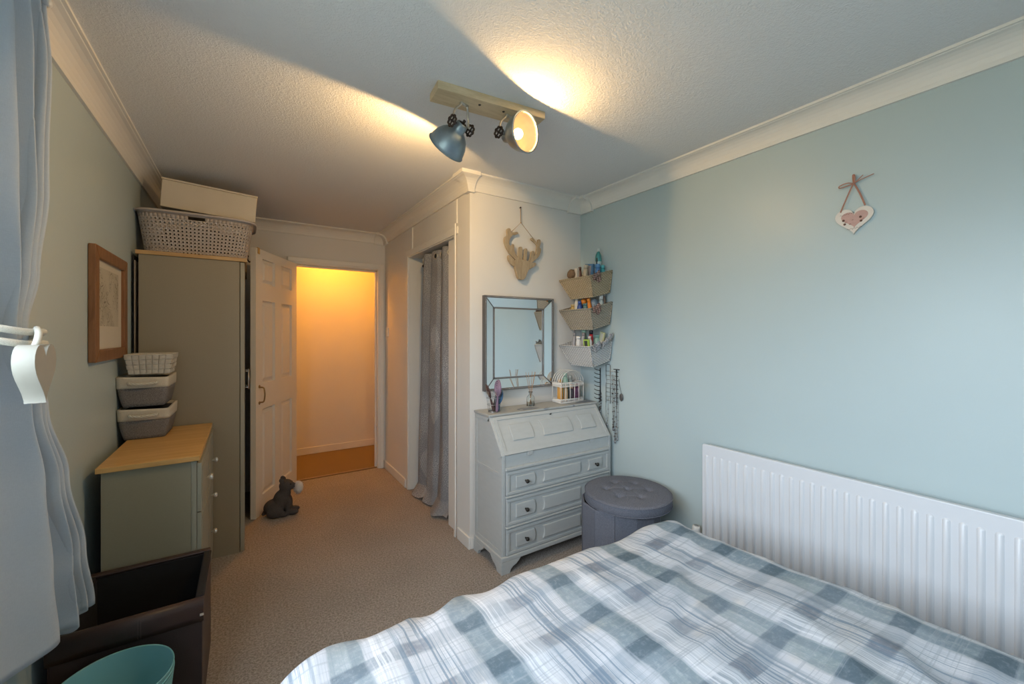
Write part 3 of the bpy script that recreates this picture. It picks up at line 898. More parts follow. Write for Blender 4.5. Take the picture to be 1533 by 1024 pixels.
# ------------------------------------------------------------------ ceiling spotlight
m_ash = wood('pale_mango_wood', (.52, .40, .24), (.66, .53, .34), 'x', 6, .5, 8)
m_galv = plain('galvanised_blue_grey', (.30, .36, .40), .38, .75, var=.18, scale=22)
m_cream = plain('shade_inner_cream', (.58, .50, .38), .5, var=.06, scale=60)
m_iron = plain('dark_iron_wheel', (.06, .042, .035), .45, .7, var=.2)
m_nick = plain('pale_nickel', (.55, .52, .46), .35, .8, var=.08)
cl = thing('ceiling_spotlight', 'wooden bar ceiling light with two metal spot shades', 'light', (.862, 1.497, ZC))
Rb = TR(rz=radians(-5))
MB().box(-.243, .243, -.053, .053, -.032, 0, Rb).build('mounting_bar', m_ash, cl, .002)
for sx in (-.055, .055):
    MB().ball((sx, -.02, -.032), (.006, .006, .003), 10, 6, Rb).build('screw', m_iron, cl)
em = Mat('bulb_warm_glow', (1, .8, .5)); em.set(Emission_Strength=BULB); em.b.inputs['Emission Color'].default_value = (1.0, .60, .22, 1)
def spot(pivot, axis, side, top, watts):
    A = Vector(axis).normalized(); S = Vector(side).normalized(); pv = Vector(pivot) - Vector(cl.location)
    M = aim(pv, A)
    sh = MB().shell([(.018, -.012), (.024, -.008), (.027, .006), (.027, .022), (.040, .030), (.058, .047), (.071, .070), (.078, .094), (.0795, .108), (.083, .109), (.083, .112), (.0775, .112)], 40, T=M)
    so = sh.build('shade', m_galv, cl)
    MB().shell([(.0765, .1115), (.0762, .094), (.069, .070), (.056, .048), (.038, .032), (.02, .026), (.001, .025)], 40, T=M).build('shade_lining', m_cream, so)
    MB().shell([(.0815 + .0022 * cos(t), .1105 + .0022 * sin(t)) for t in [i * pi / 4 for i in range(9)]], 40, T=M).build('rim', m_galv, so)
    MB().lathe([(.0, -.014), (.012, -.014), (.016, -.010), (.0, -.008)], 16, T=M).tube([(0, 0, -.026), (0, 0, -.012)], .006, 8, T=M).build('cable_gland', m_iron, so)
    MB().lathe([(.014, .026), (.014, .048), (.011, .052)], 16, T=M).build('bulb_holder', m_trim, cl)
    MB().ball((0, 0, .066), .0225, 20, 12, M).build('bulb', em.m, cl)
    sl = bpy.data.lights.new('spot_beam', 'SPOT'); sl.energy = watts; sl.color = (1.0, .62, .25); sl.spot_size = radians(166); sl.spot_blend = .10; sl.shadow_soft_size = .016
    lo = bpy.data.objects.new('spot_beam', sl); COL.objects.link(lo); lo.parent = cl
    lo.matrix_local = M @ Matrix.Translation((0, 0, .100)) @ Matrix.Rotation(pi, 4, 'X')
    # yoke
    tp = Vector(top) - Vector(cl.location)
    y = MB()
    for s in (-1, 1):
        y.tube(smoothcurve([tp + S * .014 * s, tp + S * .020 * s + Vector((0, 0, -.010)), pv + S * .040 * s + Vector((0, 0, .045)), pv + S * .043 * s], 6), .0045, 8)
    y.tube([tp - S * .02, tp + S * .02], .007, 8)
    y.build('yoke', m_nick, cl)
    for s in (-1, 1):
        Wm = aim(pv + S * .052 * s, S * s)
        w = MB()
        w.tube([((.021 + .0022 * cos(8 * 2 * pi * k / 64)) * cos(2 * pi * k / 64), (.021 + .0022 * cos(8 * 2 * pi * k / 64)) * sin(2 * pi * k / 64), 0) for k in range(64)], .0042, 8, True, Wm)
        for k in range(4):
            a = pi / 4 + k * pi / 2
            w.tube([(0, 0, 0), (.020 * cos(a), .020 * sin(a), 0)], .0034, 6, T=Wm)
        w.ball((0, 0, .001), .0065, 10, 6, Wm).tube([(0, 0, -.024), (0, 0, 0)], .004, 8, T=Wm)
        w.build('handwheel', m_iron, cl)
spot((.742, 1.523, 2.192), (-.28, .80, -.60), (.94, .33, 0), (.748, 1.51, 2.276), SPOT[0])
spot((.946, 1.497, 2.190), (.25, -.955, -.14), (.95, .31, 0), (.952, 1.487, 2.276), SPOT[1])

# ------------------------------------------------------------------ window curtain with tieback
mm = Mat('pale_blue_curtain', (.50, .56, .62), .9, 0, .2)
x, y, z = mm.xyz()
th_ = mm.noise(1.0, 2.0, mm.vec(x * 900, y * 900, z * 120)) * .5 + mm.noise(1.0, 2.0, mm.vec(x * 90, y * 90, z * 900)) * .5
mm.base(mm.mix(th_.step(.3, .7), (.68, .73, .78), (.76, .81, .86))); mm.bump(th_, .25, .001)
tr = mm.nt.nodes.new('ShaderNodeBsdfTranslucent'); tr.inputs[0].default_value = (.55, .62, .68, 1)
mx = mm.nt.nodes.new('ShaderNodeMixShader'); mx.inputs[0].default_value = .32
out = [n for n in mm.nt.nodes if n.type == 'OUTPUT_MATERIAL'][0]
mm.nt.links.new(mm.b.outputs[0], mx.inputs[1]); mm.nt.links.new(tr.outputs[0], mx.inputs[2]); mm.nt.links.new(mx.outputs[0], out.inputs[0])
def lerp_tab(tab, z):
    for a, c in zip(tab, tab[1:]):
        if z <= a[0] and z >= c[0]:
            t = (a[0] - z) / (a[0] - c[0]); t = t * t * (3 - 2 * t) if len(tab) > 9 else t
            return [p + (q - p) * t for p, q in zip(a[1:], c[1:])]
    return list(tab[-1][1:])
# z, y left, y right, x centre, pleat depth
CT = [(2.175, .96, 1.505, -.440, .026), (2.00, .98, 1.515, -.440, .036), (1.70, 1.06, 1.500, -.442, .040), (1.48, 1.20, 1.445, -.447, .040), (1.36, 1.265, 1.410, -.450, .034),
      (1.30, 1.27, 1.412, -.450, .034), (1.15, 1.235, 1.50, -.446, .042), (.95, 1.16, 1.61, -.440, .048), (.70, 1.06, 1.73, -.436, .050), (.49, 1.0, 1.815, -.434, .050)]
def cur(u, v):
    zz = 2.175 + (.49 - 2.175) * v
    yl, yr, xc, am = lerp_tab(CT, zz)
    ph = 2 * pi * (1.3 * u + 3.0 * u ** 5) + .9
    fold = sin(ph) + .22 * sin(2 * ph + 1.0)
    xx = xc + am * fold * .78 + .006 * noise.noise(Vector((u * 6, zz * 3, 0)))
    yy = yl + (yr - yl) * u + am * .30 * cos(ph)
    zz -= .012 * sin(ph * .5) * max(0, v - .8) * 5
    zz += .055 * max(0, min(1, (.86 - u) / .25)) * max(0, v - .5) * 2
    return (max(xx, -.518), yy, zz)
o_ = thing('window_curtain', 'pale blue curtain tied back at the left edge', 'curtain', (-.44, 1.3, .49))
q = MB(); q.grid(cur, 260, 90); q.v = [(a + .44, c - 1.3, d - .49) for a, c, d in q.v]
q.build('drop', mm.m, o_, solid=.003, soff=0)
q = MB(); q.grid(lambda u, v: (cur(u, v * .018)[0] + .44 + .002, cur(u, v * .018)[1] - 1.3, cur(u, v * .018)[2] - .49 + .018), 260, 3)
q.build('heading_tape', mm.m, o_, solid=.006, soff=0)
rod = thing('curtain_rod', 'thin white curtain rod above the tied back curtain', 'curtain rod', (-.44, .25, 2.205))
MB().tube([(0, -1.2, 0), (0, 1.3, 0)], .0075, 10).build('rod', m_trim, rod)
MB().ball((0, 1.31, 0), .014).build('finial', m_trim, rod)
for yy in (-1.0, 1.24):
    MB().box(-.09, -.008, yy - .008, yy + .008, -.006, .006).build('bracket', m_trim, rod)
tb = thing('curtain_tieback', 'cream rope tieback with a chunky wooden heart', 'tieback', (-.45, 1.338, 1.33))
m_rope = fabric('cream_cotton_rope', (.62, .60, .53), 1500, .12)
for dz, rr_ in ((.012, 0), (-.014, .002)):
    q = MB()
    q.tube([((.064 + rr_) * cos(a), (.096 + rr_) * sin(a), dz - .10 * (.096 * sin(a)) + .004 * sin(3 * a)) for a in [2 * pi * k / 48 for k in range(48)]], .0075, 8, True)
    q.build('rope_loop', m_rope, tb)
q = MB(); q.tube(smoothcurve([(.066, -.02, .02), (.076, -.045, .01), (.079, -.062, -.005), (.077, -.07, -.02)], 5), .006, 8)
q.build('hanging_cord', m_rope, tb)
def heart2(w, h, n=40, dx=0):
    pts = []
    for i in range(n):
        t = 2 * pi * i / n
        a = 16 * sin(t) ** 3 / 16; c = (13 * cos(t) - 5 * cos(2 * t) - 2 * cos(3 * t) - cos(4 * t))
        pts.append((a * w / 2, (c + 17) / 29.2 * h))
    return pts
m_hwood = plain('whitewashed_wood_heart', (.36, .345, .30), .6, var=.05, scale=30)
q = MB(); q.prism([(a - .070, c - .138) for a, c in heart2(.112, .125)], .062, .094, 'yz', sm=True)
tag(q.build('wooden_heart', m_hwood, tb, .006, 3), 'chunky whitewashed wooden heart')

# ------------------------------------------------------------------ grey closet curtain
mm = Mat('grey_sequin_voile', (.28, .28, .29), .75, 0, .4)
u, v, _ = mm.xyz('UV')
sp = mm.noise(1.0, 2.0, mm.vec(u * 130, v * 230)); br = mm.noise(2.6, 2.0, mm.vec(u, v, 0.)).step(.38, .62)
hat = ((u * 420 + v * 170).sin() * .5 + .5)
def leaf(cx, cy, a, b_):
    dy = (v - cy) / b_; dx = ((u - cx) / a) / ((dy * dy).inv() * .5 + .55)
    return (dx * dx + dy * dy).step(1.05, .95)
lf = leaf(.46, 1.32, .05, .11).max(leaf(.45, .75, .05, .11)).max(leaf(.72, .28, .065, .12))
col = mm.mix(sp.step(.48, .66) * (br * .7 + .3), (.27, .27, .285), (.80, .79, .78))
col = mm.mix(lf * hat.step(.3, .6) * .6 * mm.noise(1.0, 2.0, mm.vec(u * 150, v * 150)).step(.3, .5), col, (.78, .77, .76))
mm.base(col); mm.bump(sp, .3, .001)
tr = mm.nt.nodes.new('ShaderNodeBsdfTranslucent'); tr.inputs[0].default_value = (.3, .3, .3, 1)
mx = mm.nt.nodes.new('ShaderNodeMixShader'); mx.inputs[0].default_value = .2
out = [n for n in mm.nt.nodes if n.type == 'OUTPUT_MATERIAL'][0]
mm.nt.links.new(mm.b.outputs[0], mx.inputs[1]); mm.nt.links.new(tr.outputs[0], mx.inputs[2]); mm.nt.links.new(mx.outputs[0], out.inputs[0])
m_voile = mm.m
cc = thing('closet_curtain', 'grey eyelet curtain with shimmering leaf pattern in the closet opening', 'curtain', (1.225, 2.95, 0))
def cl2(u, v):
    zz = 1.965 * (1 - v) + .012 * v
    y0 = 2.665 + .02 * v                        # near edge
    y1 = 3.20 + .20 * (v ** .8)                 # far edge spreads as it falls
    ph = u * 2 * pi * 3.3 + .7
    am = .030 - .006 * v
    xx = am * (sin(ph) + .25 * sin(2.3 * ph + 2)) + .008 * sin(9 * v + 5 * u) * v
    pud = max(0, v - .955) / .045
    xx -= pud * .045 * (1 + .6 * sin(u * 11)); zz += pud * .008 * (1 + sin(u * 23))
    yy = y0 + (y1 - y0) * u + .020 * cos(ph) + .015 * sin(6 * v + 8 * u) * v
    return (xx, yy - 2.95, max(zz, .006))
q = MB(); nu, nv = 120, 110
q.grid(cl2, nu, nv)
uvs = [(i / nu, 2.0 * (1 - j / nv)) for j in range(nv + 1) for i in range(nu + 1)]
q.build('drop', m_voile, cc, uv=uvs, fix=False)
for uu in (.11, .29, .47, .64, .82):
    p0 = Vector(cl2(uu, .022)); p1 = Vector(cl2(uu + .02, .022)); t = (p1 - p0).normalized(); nn = t.cross(Vector((0, 0, 1)))
    M = aim(p0 - nn * .0 + Vector((0, 0, -.0)), nn)
    MB().tube([(.021 * cos(2 * pi * k / 24), .021 * sin(2 * pi * k / 24), 0) for k in range(24)], .005, 8, True, M).build('eyelet', m_nick, cc)
    MB().lathe([(0, -.003), (.018, -.003), (.018, .003), (0, .003)], 20, T=M).build('eyelet_opening', m_dark, cc)
cr = thing('closet_curtain_rod', 'dark curtain rod across the closet opening', 'curtain rod', (1.30, 2.945, 1.922))
MB().tube([(0, -.47, 0), (0, .455, 0)], .009, 10).build('rod', m_iron, cr)
for yy in (-.465, .45):
    MB().lathe([(.016, -.008), (.016, .008)], 14, T=aim((0, yy, 0), (0, 1, 0))).build('rod_socket', m_iron, cr)

# ------------------------------------------------------------------ picture on the left wall
pf = thing('framed_picture', 'oak framed pencil sketch on the left wall', 'picture', (-.529, 2.55, 1.46))
m_frame = wood('picture_frame_oak', (.19, .078, .026), (.27, .12, .045), 'z', 7)
PW, PHh, fw = .262, .240, .05
for a in ((-PW, PW, -PHh, -PHh + fw, 'h0'), (-PW, PW, PHh - fw, PHh, 'h1'), (-PW, -PW + fw, -PHh, PHh, 'v0'), (PW - fw, PW, -PHh, PHh, 'v1')):
    q = MB(); y0, y1, z0, z1, k = a
    if k[0] == 'h':
        s = fw
        q.add([(x, yy, zz) for x in (0, .024) for yy, zz in ((y0, z0 if k == 'h0' else z1), (y1, z0 if k == 'h0' else z1), (y1 - s, z1 if k == 'h0' else z0), (y0 + s, z1 if k == 'h0' else z0))],
              [(0, 1, 2, 3), (4, 5, 6, 7)] + [(i, (i + 1) % 4, 4 + (i + 1) % 4, 4 + i) for i in range(4)])
    else:
        s = fw; o1, i1 = (y0, y1) if k == 'v0' else (y1, y0)
        q.add([(x, yy, zz) for x in (0, .024) for yy, zz in ((o1, z0), (i1, z0 + s), (i1, z1 - s), (o1, z1))],
              [(0, 1, 2, 3), (4, 5, 6, 7)] + [(i, (i + 1) % 4, 4 + (i + 1) % 4, 4 + i) for i in range(4)])
    q.build('frame_side', m_frame, pf, .003)
MB().box(.004, .009, -PW + fw - .004, PW - fw + .004, -PHh + fw - .004, PHh - fw + .004).build('mount', plain('ivory_mount', (.62, .56, .46), .7, var=.02), pf)
mm = Mat('pencil_sketch', (.55, .5, .4), .7)
x, y, z = mm.xyz()
n1 = mm.noise(7, 2.0, dist=1.4); lines = ((n1 * 26).sin()).abs().step(.30, .06)
n2 = mm.noise(11, 2.0, dist=2.0); l2 = ((n2 * 16).sin()).abs().step(.16, .04)
cc_ = mm.mix(mm.noise(6, 3).step(.4, .7), (.52, .47, .37), (.43, .38, .29))
cc_ = mm.mix(lines * mm.noise(5, 2).step(.38, .55) * .8, cc_, (.13, .10, .07)); mm.base(mm.mix(l2 * mm.noise(4.3, 1).step(.40, .55) * .75, cc_, (.11, .09, .065)))
MB().box(.009, .0095, -.185, .155, -.09, .16).build('sketch', mm.m, pf)

# ------------------------------------------------------------------ stack on the sideboard
m_canvas = fabric('cream_canvas', (.60, .55, .46), 900, .08)
m_linen = fabric('grey_linen_weave', (.20, .185, .18), 900, .45)
SZ = SH + .021
def fbin(z0, h, label, fill, dx):
    t = thing('fabric_bin', label, 'storage bin', (-.425 + dx, 2.832, z0), group='fabric bins on the sideboard')
    def ring(k, off=0):            # k 0 bottom .. 1 top
        hx = .080 + .018 * k + .006 * sin(pi * k) - off; hy = .115 + .018 * k - off
        return [(a + .004 * sin(5 * c), c) for a, c in rrect(-hx, hx, -hy, hy, .022, 4)]
    def wall(k0, k1, nm, mat, par, oo=0):
        q = MB(); n = 0; vs = []; ks = [k0 + (k1 - k0) * i / 5 for i in range(6)]
        for k in ks: r = ring(k, -oo); n = len(r); vs += [(a, c, k * h + (.006 * sin(c * 20 + a * 9) if k > .9 else 0)) for a, c in r]
        for k in reversed(ks): vs += [(a, c, k * h + (.006 * sin(c * 20 + a * 9) if k > .9 else 0)) for a, c in ring(k, .006)]
        fs = [(i * n + j, i * n + (j + 1) % n, (i + 1) * n + (j + 1) % n, (i + 1) * n + j) for i in range(11) for j in range(n)]
        fs += [(11 * n + j, 11 * n + (j + 1) % n, (j + 1) % n, j) for j in range(n)]
        q.add(vs, fs, True); return q.build(nm, mat, par)
    body = wall(0.0, .63, 'linen_body', m_linen, t)
    q = MB(); r = ring(.01, .003); q.prism(r, .001, .006, 'xy'); q.build('base', m_linen, t)
    band = wall(.62, 1.0, 'canvas_band', m_canvas, t, .0025)
    q = MB(); r = ring(.86, .008); q.prism(r, h * .80, h * .90, 'xy'); tag(q.build('dark_lining', m_dark, t), 'dark fabric lining inside')
    for s in (-1,):
        yy = s * (.115 + .018 * .8 + .008)
        rp_ = MB(); pts = smoothcurve([(-.052, yy + .006, h * .80), (-.048, yy - .004, h * .79), (0, yy - .010, h * .765), (.048, yy - .004, h * .79), (.052, yy + .006, h * .80)], 9)
        for ph in (0, 2 * pi / 3, 4 * pi / 3):
            rp_.tube([p + Vector((0, .004 * cos(i * .75 + ph) - .004, .004 * sin(i * .75 + ph))) for i, p in enumerate(pts)], .0042, 6)
        rp_.build('rope_handle', m_rope, band)
        for xx in (-.052, .052):
            MB().tube([(xx + .006 * cos(2 * pi * k / 16), yy + .003, h * .80 + .006 * sin(2 * pi * k / 16)) for k in range(16)], .0018, 6, True).build('eyelet', m_nick, band)
    return t
fbin(SZ + .001, .152, 'lower grey and cream fabric bin with rope handle on the sideboard', 1, 0)
fbin(SZ + .162, .150, 'upper grey and cream fabric bin with rope handle in the stack', 1, -.004)
# woven strap tray: real over-and-under straps
m_strap = plain('white_woven_strap', (.58, .54, .47), .7, var=.10, scale=60)
wt = thing('woven_tray', 'small white woven strap tray on top of the fabric bins', 'tray', (-.407, 2.80, SZ + .322))
THt = .098
strap = None
def tray_pt(face, s, k):
    hx = .078 + .014 * k; hy = .085 + .014 * k
    return {'f': (s * hx, -hy), 'b': (-s * hx, hy), 'r': (hx, s * hy), 'l': (-hx, -s * hy)}[face]
for face in 'frbl':
    ncol, nrow = (7, 4)
    for i in range(ncol):
        for j in range(nrow):
            s0, s1 = -1 + 2 * i / ncol, -1 + 2 * (i + 1) / ncol; k0, k1 = j / nrow, (j + 1) / nrow
            out_ = .0022 if (i + j) % 2 else .0002
            nx, ny = {'f': (0, -1), 'b': (0, 1), 'r': (1, 0), 'l': (-1, 0)}[face]
            g = .06
            def pt(s, k, o_): a, c = tray_pt(face, s, k); return (a + nx * o_, c + ny * o_, k * THt)
            ds, dk = (s1 - s0) * g, (k1 - k0) * g
            sm_, km_ = (s0 + s1) / 2, (k0 + k1) / 2
            q = MB()
            vs = [pt(s0 + ds, k0 + dk, out_), pt(s1 - ds, k0 + dk, out_), pt(s1 - ds, k1 - dk, out_), pt(s0 + ds, k1 - dk, out_), pt(sm_, km_, out_ + .0015)]
            vs += [pt(s0 + ds, k0 + dk, -.002), pt(s1 - ds, k0 + dk, -.002), pt(s1 - ds, k1 - dk, -.002), pt(s0 + ds, k1 - dk, -.002)]
            q.add(vs, [(0, 1, 4), (1, 2, 4), (2, 3, 4), (3, 0, 4), (5, 6, 7, 8), (0, 1, 6, 5), (1, 2, 7, 6), (2, 3, 8, 7), (3, 0, 5, 8)])
            q.build('woven_strap', m_strap, wt)
q = MB().frustum((-.074, .074, -.081, .081), .002, (-.0885, .0885, -.0955, .0955), THt - .004)
q.build('inner_wall', m_strap, wt)
q = MB(); q.tube([(a, c, THt) for a, c in rrect(-.0925, .0925, -.0995, .0995, .008, 3)], .003, 6, True); q.build('rim_binding', m_strap, wt)

# boards behind the wardrobe
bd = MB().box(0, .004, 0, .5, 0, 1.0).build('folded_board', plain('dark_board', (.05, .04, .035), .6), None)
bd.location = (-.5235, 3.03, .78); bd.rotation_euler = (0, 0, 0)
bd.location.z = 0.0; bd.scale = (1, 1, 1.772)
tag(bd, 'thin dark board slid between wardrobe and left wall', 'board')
bd = MB().box(0, .003, 0, .4, 0, 1.0).build('folded_card', plain('pale_card_edge', (.5, .42, .34), .7), None)
bd.location = (-.5135, 3.01, 0); bd.scale = (1, 1, 1.74)
tag(bd, 'pale card sheet standing between wardrobe and dark board', 'card')

# ------------------------------------------------------------------ laundry basket and box on the wardrobe
m_bask = plain('laundry_basket_plastic', (.50, .44, .41), .45, var=.02)
lb = thing('laundry_basket', 'greyish pink plastic laundry basket with round holes on the wardrobe', 'laundry basket', (-.245, 3.235, WH + .0225))
LH = .255
def lring(k, n, off=0):
    hx, hy = .245 + .038 * k + off, .165 + .032 * k + off
    out_ = []
    for i in range(n):
        a = 2 * pi * i / n
        c, s = cos(a), sin(a); e = .42
        out_.append((hx * abs(c) ** e * (1 if c >= 0 else -1), hy * abs(s) ** e * (1 if s >= 0 else -1)))
    # resample evenly by arc length
    L = [0]
    for i in range(n): L.append(L[-1] + (Vector(out_[(i + 1) % n]) - Vector(out_[i])).length)
    res = []; j = 0
    for i in range(n):
        t = L[-1] * i / n
        while L[j + 1] < t: j += 1
        f = (t - L[j]) / max(L[j + 1] - L[j], 1e-9); a, c = Vector(out_[j]), Vector(out_[(j + 1) % n]); res.append(a + (c - a) * f)
    return res
NC, NR = 84, 11
q = MB(); vid = {}
rings = [lring(.02 + .86 * j / NR, NC * 2) for j in range(NR + 1)]
def bp(ci, rj):      # continuous column/row -> point
    rj = max(0, min(NR, rj)); j = min(int(rj), NR - 1); t = rj - j
    i = ci * 2; i0 = int(math.floor(i)); f = i - i0
    def R(jj): a = rings[jj][i0 % (NC * 2)]; c = rings[jj][(i0 + 1) % (NC * 2)]; return a + (c - a) * f
    p = R(j) * (1 - t) + R(j + 1) * t
    return (p.x, p.y, LH * (.01 + .88 * rj / NR))
for i in range(NC):
    for j in range(NR):
        cx_, cy_ = i + .5, j + .5
        d = (i / NC)
        slot = (abs(((i + .5) / NC) - .75) < .028 or abs(((i + .5) / NC) - .25) < .028) and j == NR - 1
        hr = .24 if j not in (0,) else .20
        if slot: continue
        outer = [(-.5, -.5), (0, -.5), (.5, -.5), (.5, 0), (.5, .5), (0, .5), (-.5, .5), (-.5, 0)]
        hole = j < NR - 1
        if not hole:
            o = len(q.v); q.add([bp(cx_ + a, cy_ + c) for a, c in outer], [tuple(range(8))], True); continue
        inner = [(hr * cos(atan2(c, a)), hr * sin(atan2(c, a))) for a, c in outer]
        q.add([bp(cx_ + a, cy_ + c) for a, c in outer] + [bp(cx_ + a, cy_ + c) for a, c in inner], [(k, (k + 1) % 8, 8 + (k + 1) % 8, 8 + k) for k in range(8)], True)
q.build('perforated_wall', m_bask, lb, solid=.003, soff=0)
q = MB(); q.prism([tuple(p) for p in lring(.0, 64)], .0005, .004, 'xy'); q.build('base', m_bask, lb)
q = MB(); r0 = lring(.90, 96); r1 = lring(.98, 96, .012); prof = []
vs = []; n = 96
for rr_, zz in ((lring(.89, 96, -.002), LH * .885), (lring(.89, 96, .001), LH * .93), (lring(.92, 96, .010), LH * .955), (lring(.92, 96, .020), LH * .955), (lring(.92, 96, .023), LH * .94), (lring(.92, 96, .022), LH * .91)):
    vs += [(p.x, p.y, zz) for p in rr_]
q.add(vs, [(i * n + k, i * n + (k + 1) % n, (i + 1) * n + (k + 1) % n, (i + 1) * n + k) for i in range(5) for k in range(n)], True)
q.build('rim', m_bask, lb, solid=.003, soff=0)
# clothes and papers inside
def lump(name, label, cat, loc, size, mat, seed, sub=28, amp=.25):
    q = MB()
    def fn(u, v):
        a = u * 2 * pi; e = -pi / 2 + v * pi
        p = Vector((cos(a) * cos(e), sin(a) * cos(e), sin(e)))
        r = 1 + amp * noise.noise(p * 2.2 + Vector((seed, 0, 0))) + amp * .5 * noise.noise(p * 5 + Vector((0, seed, 0)))
        return (p.x * size[0] * r, p.y * size[1] * r, p.z * size[2] * r)
    q.grid(fn, sub, sub // 2)
    o = q.build(name, mat, None); o.location = loc
    return tag(o, label, cat)
lump('folded_clothes', 'dark folded clothes filling the laundry basket', 'clothes', (-.245, 3.235, WH + .1425), (.20, .13, .082), fabric('dark_clothes', (.05, .045, .05), 500), 3)
lump('crumpled_paper', 'crumpled patterned paper at the left end of the laundry basket', 'paper', (-.430, 3.225, WH + .256), (.042, .05, .022), plain('patterned_paper', (.45, .42, .38), .6, var=.6, scale=45), 9)
cbx = thing('cardboard_box', 'cream cardboard box lying tilted on the laundry basket', 'box', (-.185, 3.235, WH + .290), (0, radians(3.6), 0))
m_card = plain('cream_cardboard', (.66, .58, .46), .75, var=.05, scale=7)
MB().box(-.235, .235, -.13, .13, 0, .158).build('box_body', m_card, cbx, .003)
MB().box(-.239, .239, -.134, .134, .1585, .170).build('box_lid', m_card, cbx, .003)

# ------------------------------------------------------------------ doorstop dog
mm = Mat('charcoal_felt', (.055, .05, .052), 1.0, 0, .1); f = mm.noise(260, 3); mm.base(mm.mix(f, (.045, .04, .04), (.13, .118, .115))); mm.bump(f, .8, .004)
dg = thing('doorstop_dog', 'charcoal plush dog doorstop sitting in front of the open door', 'soft toy', (.222, 3.455, 0), (0, 0, radians(-12)))
q = MB()
q.ball((-.045, 0, .062), (.075, .058, .062), 20, 12).ball((.0, 0, .11), (.058, .048, .075), 20, 12, None)
q.ball((.018, 0, .155), (.042, .038, .055), 20, 12).ball((.028, 0, .212), (.048, .042, .046), 20, 12)
q.ball((.060, 0, .205), (.035, .028, .026), 16, 10)
q.ball((-.035, -.05, .035), (.058, .028, .038), 16, 10).ball((-.035, .05, .035), (.058, .028, .038), 16, 10)
q.ball((.012, -.052, .018), (.034, .02, .018), 14, 8).ball((.012, .052, .018), (.034, .02, .018), 14, 8)
for s in (-1, 1):
    q.ball((.045, .028 * s, .075), (.024, .02, .06), 14, 8).ball((.075, .032 * s, .022), (.042, .021, .021), 14, 8)
q.tube([(-.10, 0, .04), (-.118, 0, .022), (-.128, 0, .016)], [.02, .014, .010], 10)
bo = q.build('body', mm.m, dg)
md = bo.modifiers.new('remesh', 'REMESH'); md.mode = 'VOXEL'; md.voxel_size = .005; md.use_smooth_shade = True
md = bo.modifiers.new('smooth', 'SMOOTH'); md.iterations = 6
for s in (-1, 1):
    MB().ball((0, 0, 0), (.017, .010, .022), 14, 8, TR((.0 + .004, .030 * s, .256), ry=radians(-35))).build('ear', mm.m, dg)
m_fluff = Mat('white_fluff', (.8, .77, .74), 1.0, 0, .1); m_fluff.bump(m_fluff.noise(180, 4), 1.0, .012)
q = MB(); rnd = random.Random(5)
q.ball((.112, 0, .188), (.030, .032, .044), 20, 12)
for k in range(260):
    a, c = rnd.uniform(0, 2 * pi), rnd.uniform(-1, 1); d = Vector((sqrt(1 - c * c) * cos(a), sqrt(1 - c * c) * sin(a), c))
    p = Vector((.108 + d.x * .024, d.y * .026, .19 + d.z * .04)); q.tube([p, p + d * .012 + Vector((0, 0, -.004))], [.0018, .0004], 4)
q.build('muzzle_fluff', m_fluff.m, dg)['kind'] = 'stuff'
MB().ball((.098, 0, .222), (.010, .012, .012), 12, 8).build('white_patch', m_fluff.m, dg)
for s in (-1, 1):
    MB().ball((.062, .030 * s, .228), .005, 10, 6).build('eye', plain('black_bead', (.01, .01, .01), .2), dg)
# ------------------------------------------------------------------ mirror on the closet wall
MX0, MX1, MZ0, MZ1, MY = 1.252, 1.802, .972, 1.578, YC - .001
mi = thing('wall_mirror', 'wall mirror with mirrored border and dark beaded frame', 'mirror', ((MX0 + MX1) / 2, MY, MZ0))
m_mir = Mat('mirror_silver', (.86, .88, .88), .015, 1.0).m
m_pewter = plain('pewter_frame', (.13, .125, .125), .4, .5, var=.1)
mw, mh = (MX1 - MX0) / 2, MZ1 - MZ0
bw = .078
q = MB()
for a in ((-mw, mw, 0, .014), (-mw, mw, mh - .014, mh), (-mw, -mw + .014, .014, mh - .014), (mw - .014, mw, .014, mh - .014)):
    q.box(a[0], a[1], -.034, 0, a[2], a[3])
q.build('outer_frame', m_pewter, mi)
MB().box(-mw + .014, mw - .014, -.006, -.001, .014, mh - .014).build('backing', m_pewter, mi)
O = [(-mw + .014, .014), (mw - .014, .014), (mw - .014, mh - .014), (-mw + .014, mh - .014)]
I = [(-mw + bw, bw), (mw - bw, bw), (mw - bw, mh - bw), (-mw + bw, mh - bw)]
for k in range(4):
    a, b_, c, d = O[k], O[(k + 1) % 4], I[(k + 1) % 4], I[k]
    g = .0015
    q = MB(); q.add([(a[0], -.028, a[1]), (b_[0], -.028, b_[1]), (c[0], -.013, c[1]), (d[0], -.013, d[1])] + [(a[0], -.024, a[1]), (b_[0], -.024, b_[1]), (c[0], -.009, c[1]), (d[0], -.009, d[1])],
                    [(0, 1, 2, 3), (4, 7, 6, 5), (0, 4, 5, 1), (1, 5, 6, 2), (2, 6, 7, 3), (3, 7, 4, 0)])
    q.build('border_mirror', m_mir, mi)
    q = MB(); q.tube([(a[0], -.0285, a[1]), (d[0], -.0135, d[1])], .003, 6); q.build('mitre_strip', m_pewter, mi)
MB().box(I[0][0], I[1][0], -.012, -.008, I[0][1], I[2][1]).build('centre_mirror', m_mir, mi)
q = MB()
for a in ((I[0][0] - .006, I[1][0] + .006, I[0][1] - .006, I[0][1] + .004), (I[0][0] - .006, I[1][0] + .006, I[2][1] - .004, I[2][1] + .006), (I[0][0] - .006, I[0][0] + .004, I[0][1], I[2][1]), (I[1][0] - .004, I[1][0] + .006, I[0][1], I[2][1])):
    q.box(a[0], a[1], -.018, -.0125, a[2], a[3])
q.build('inner_frame', m_pewter, mi)
m_bead = plain('silver_bead', (.62, .60, .58), .25, .9, var=.05)
q = MB()
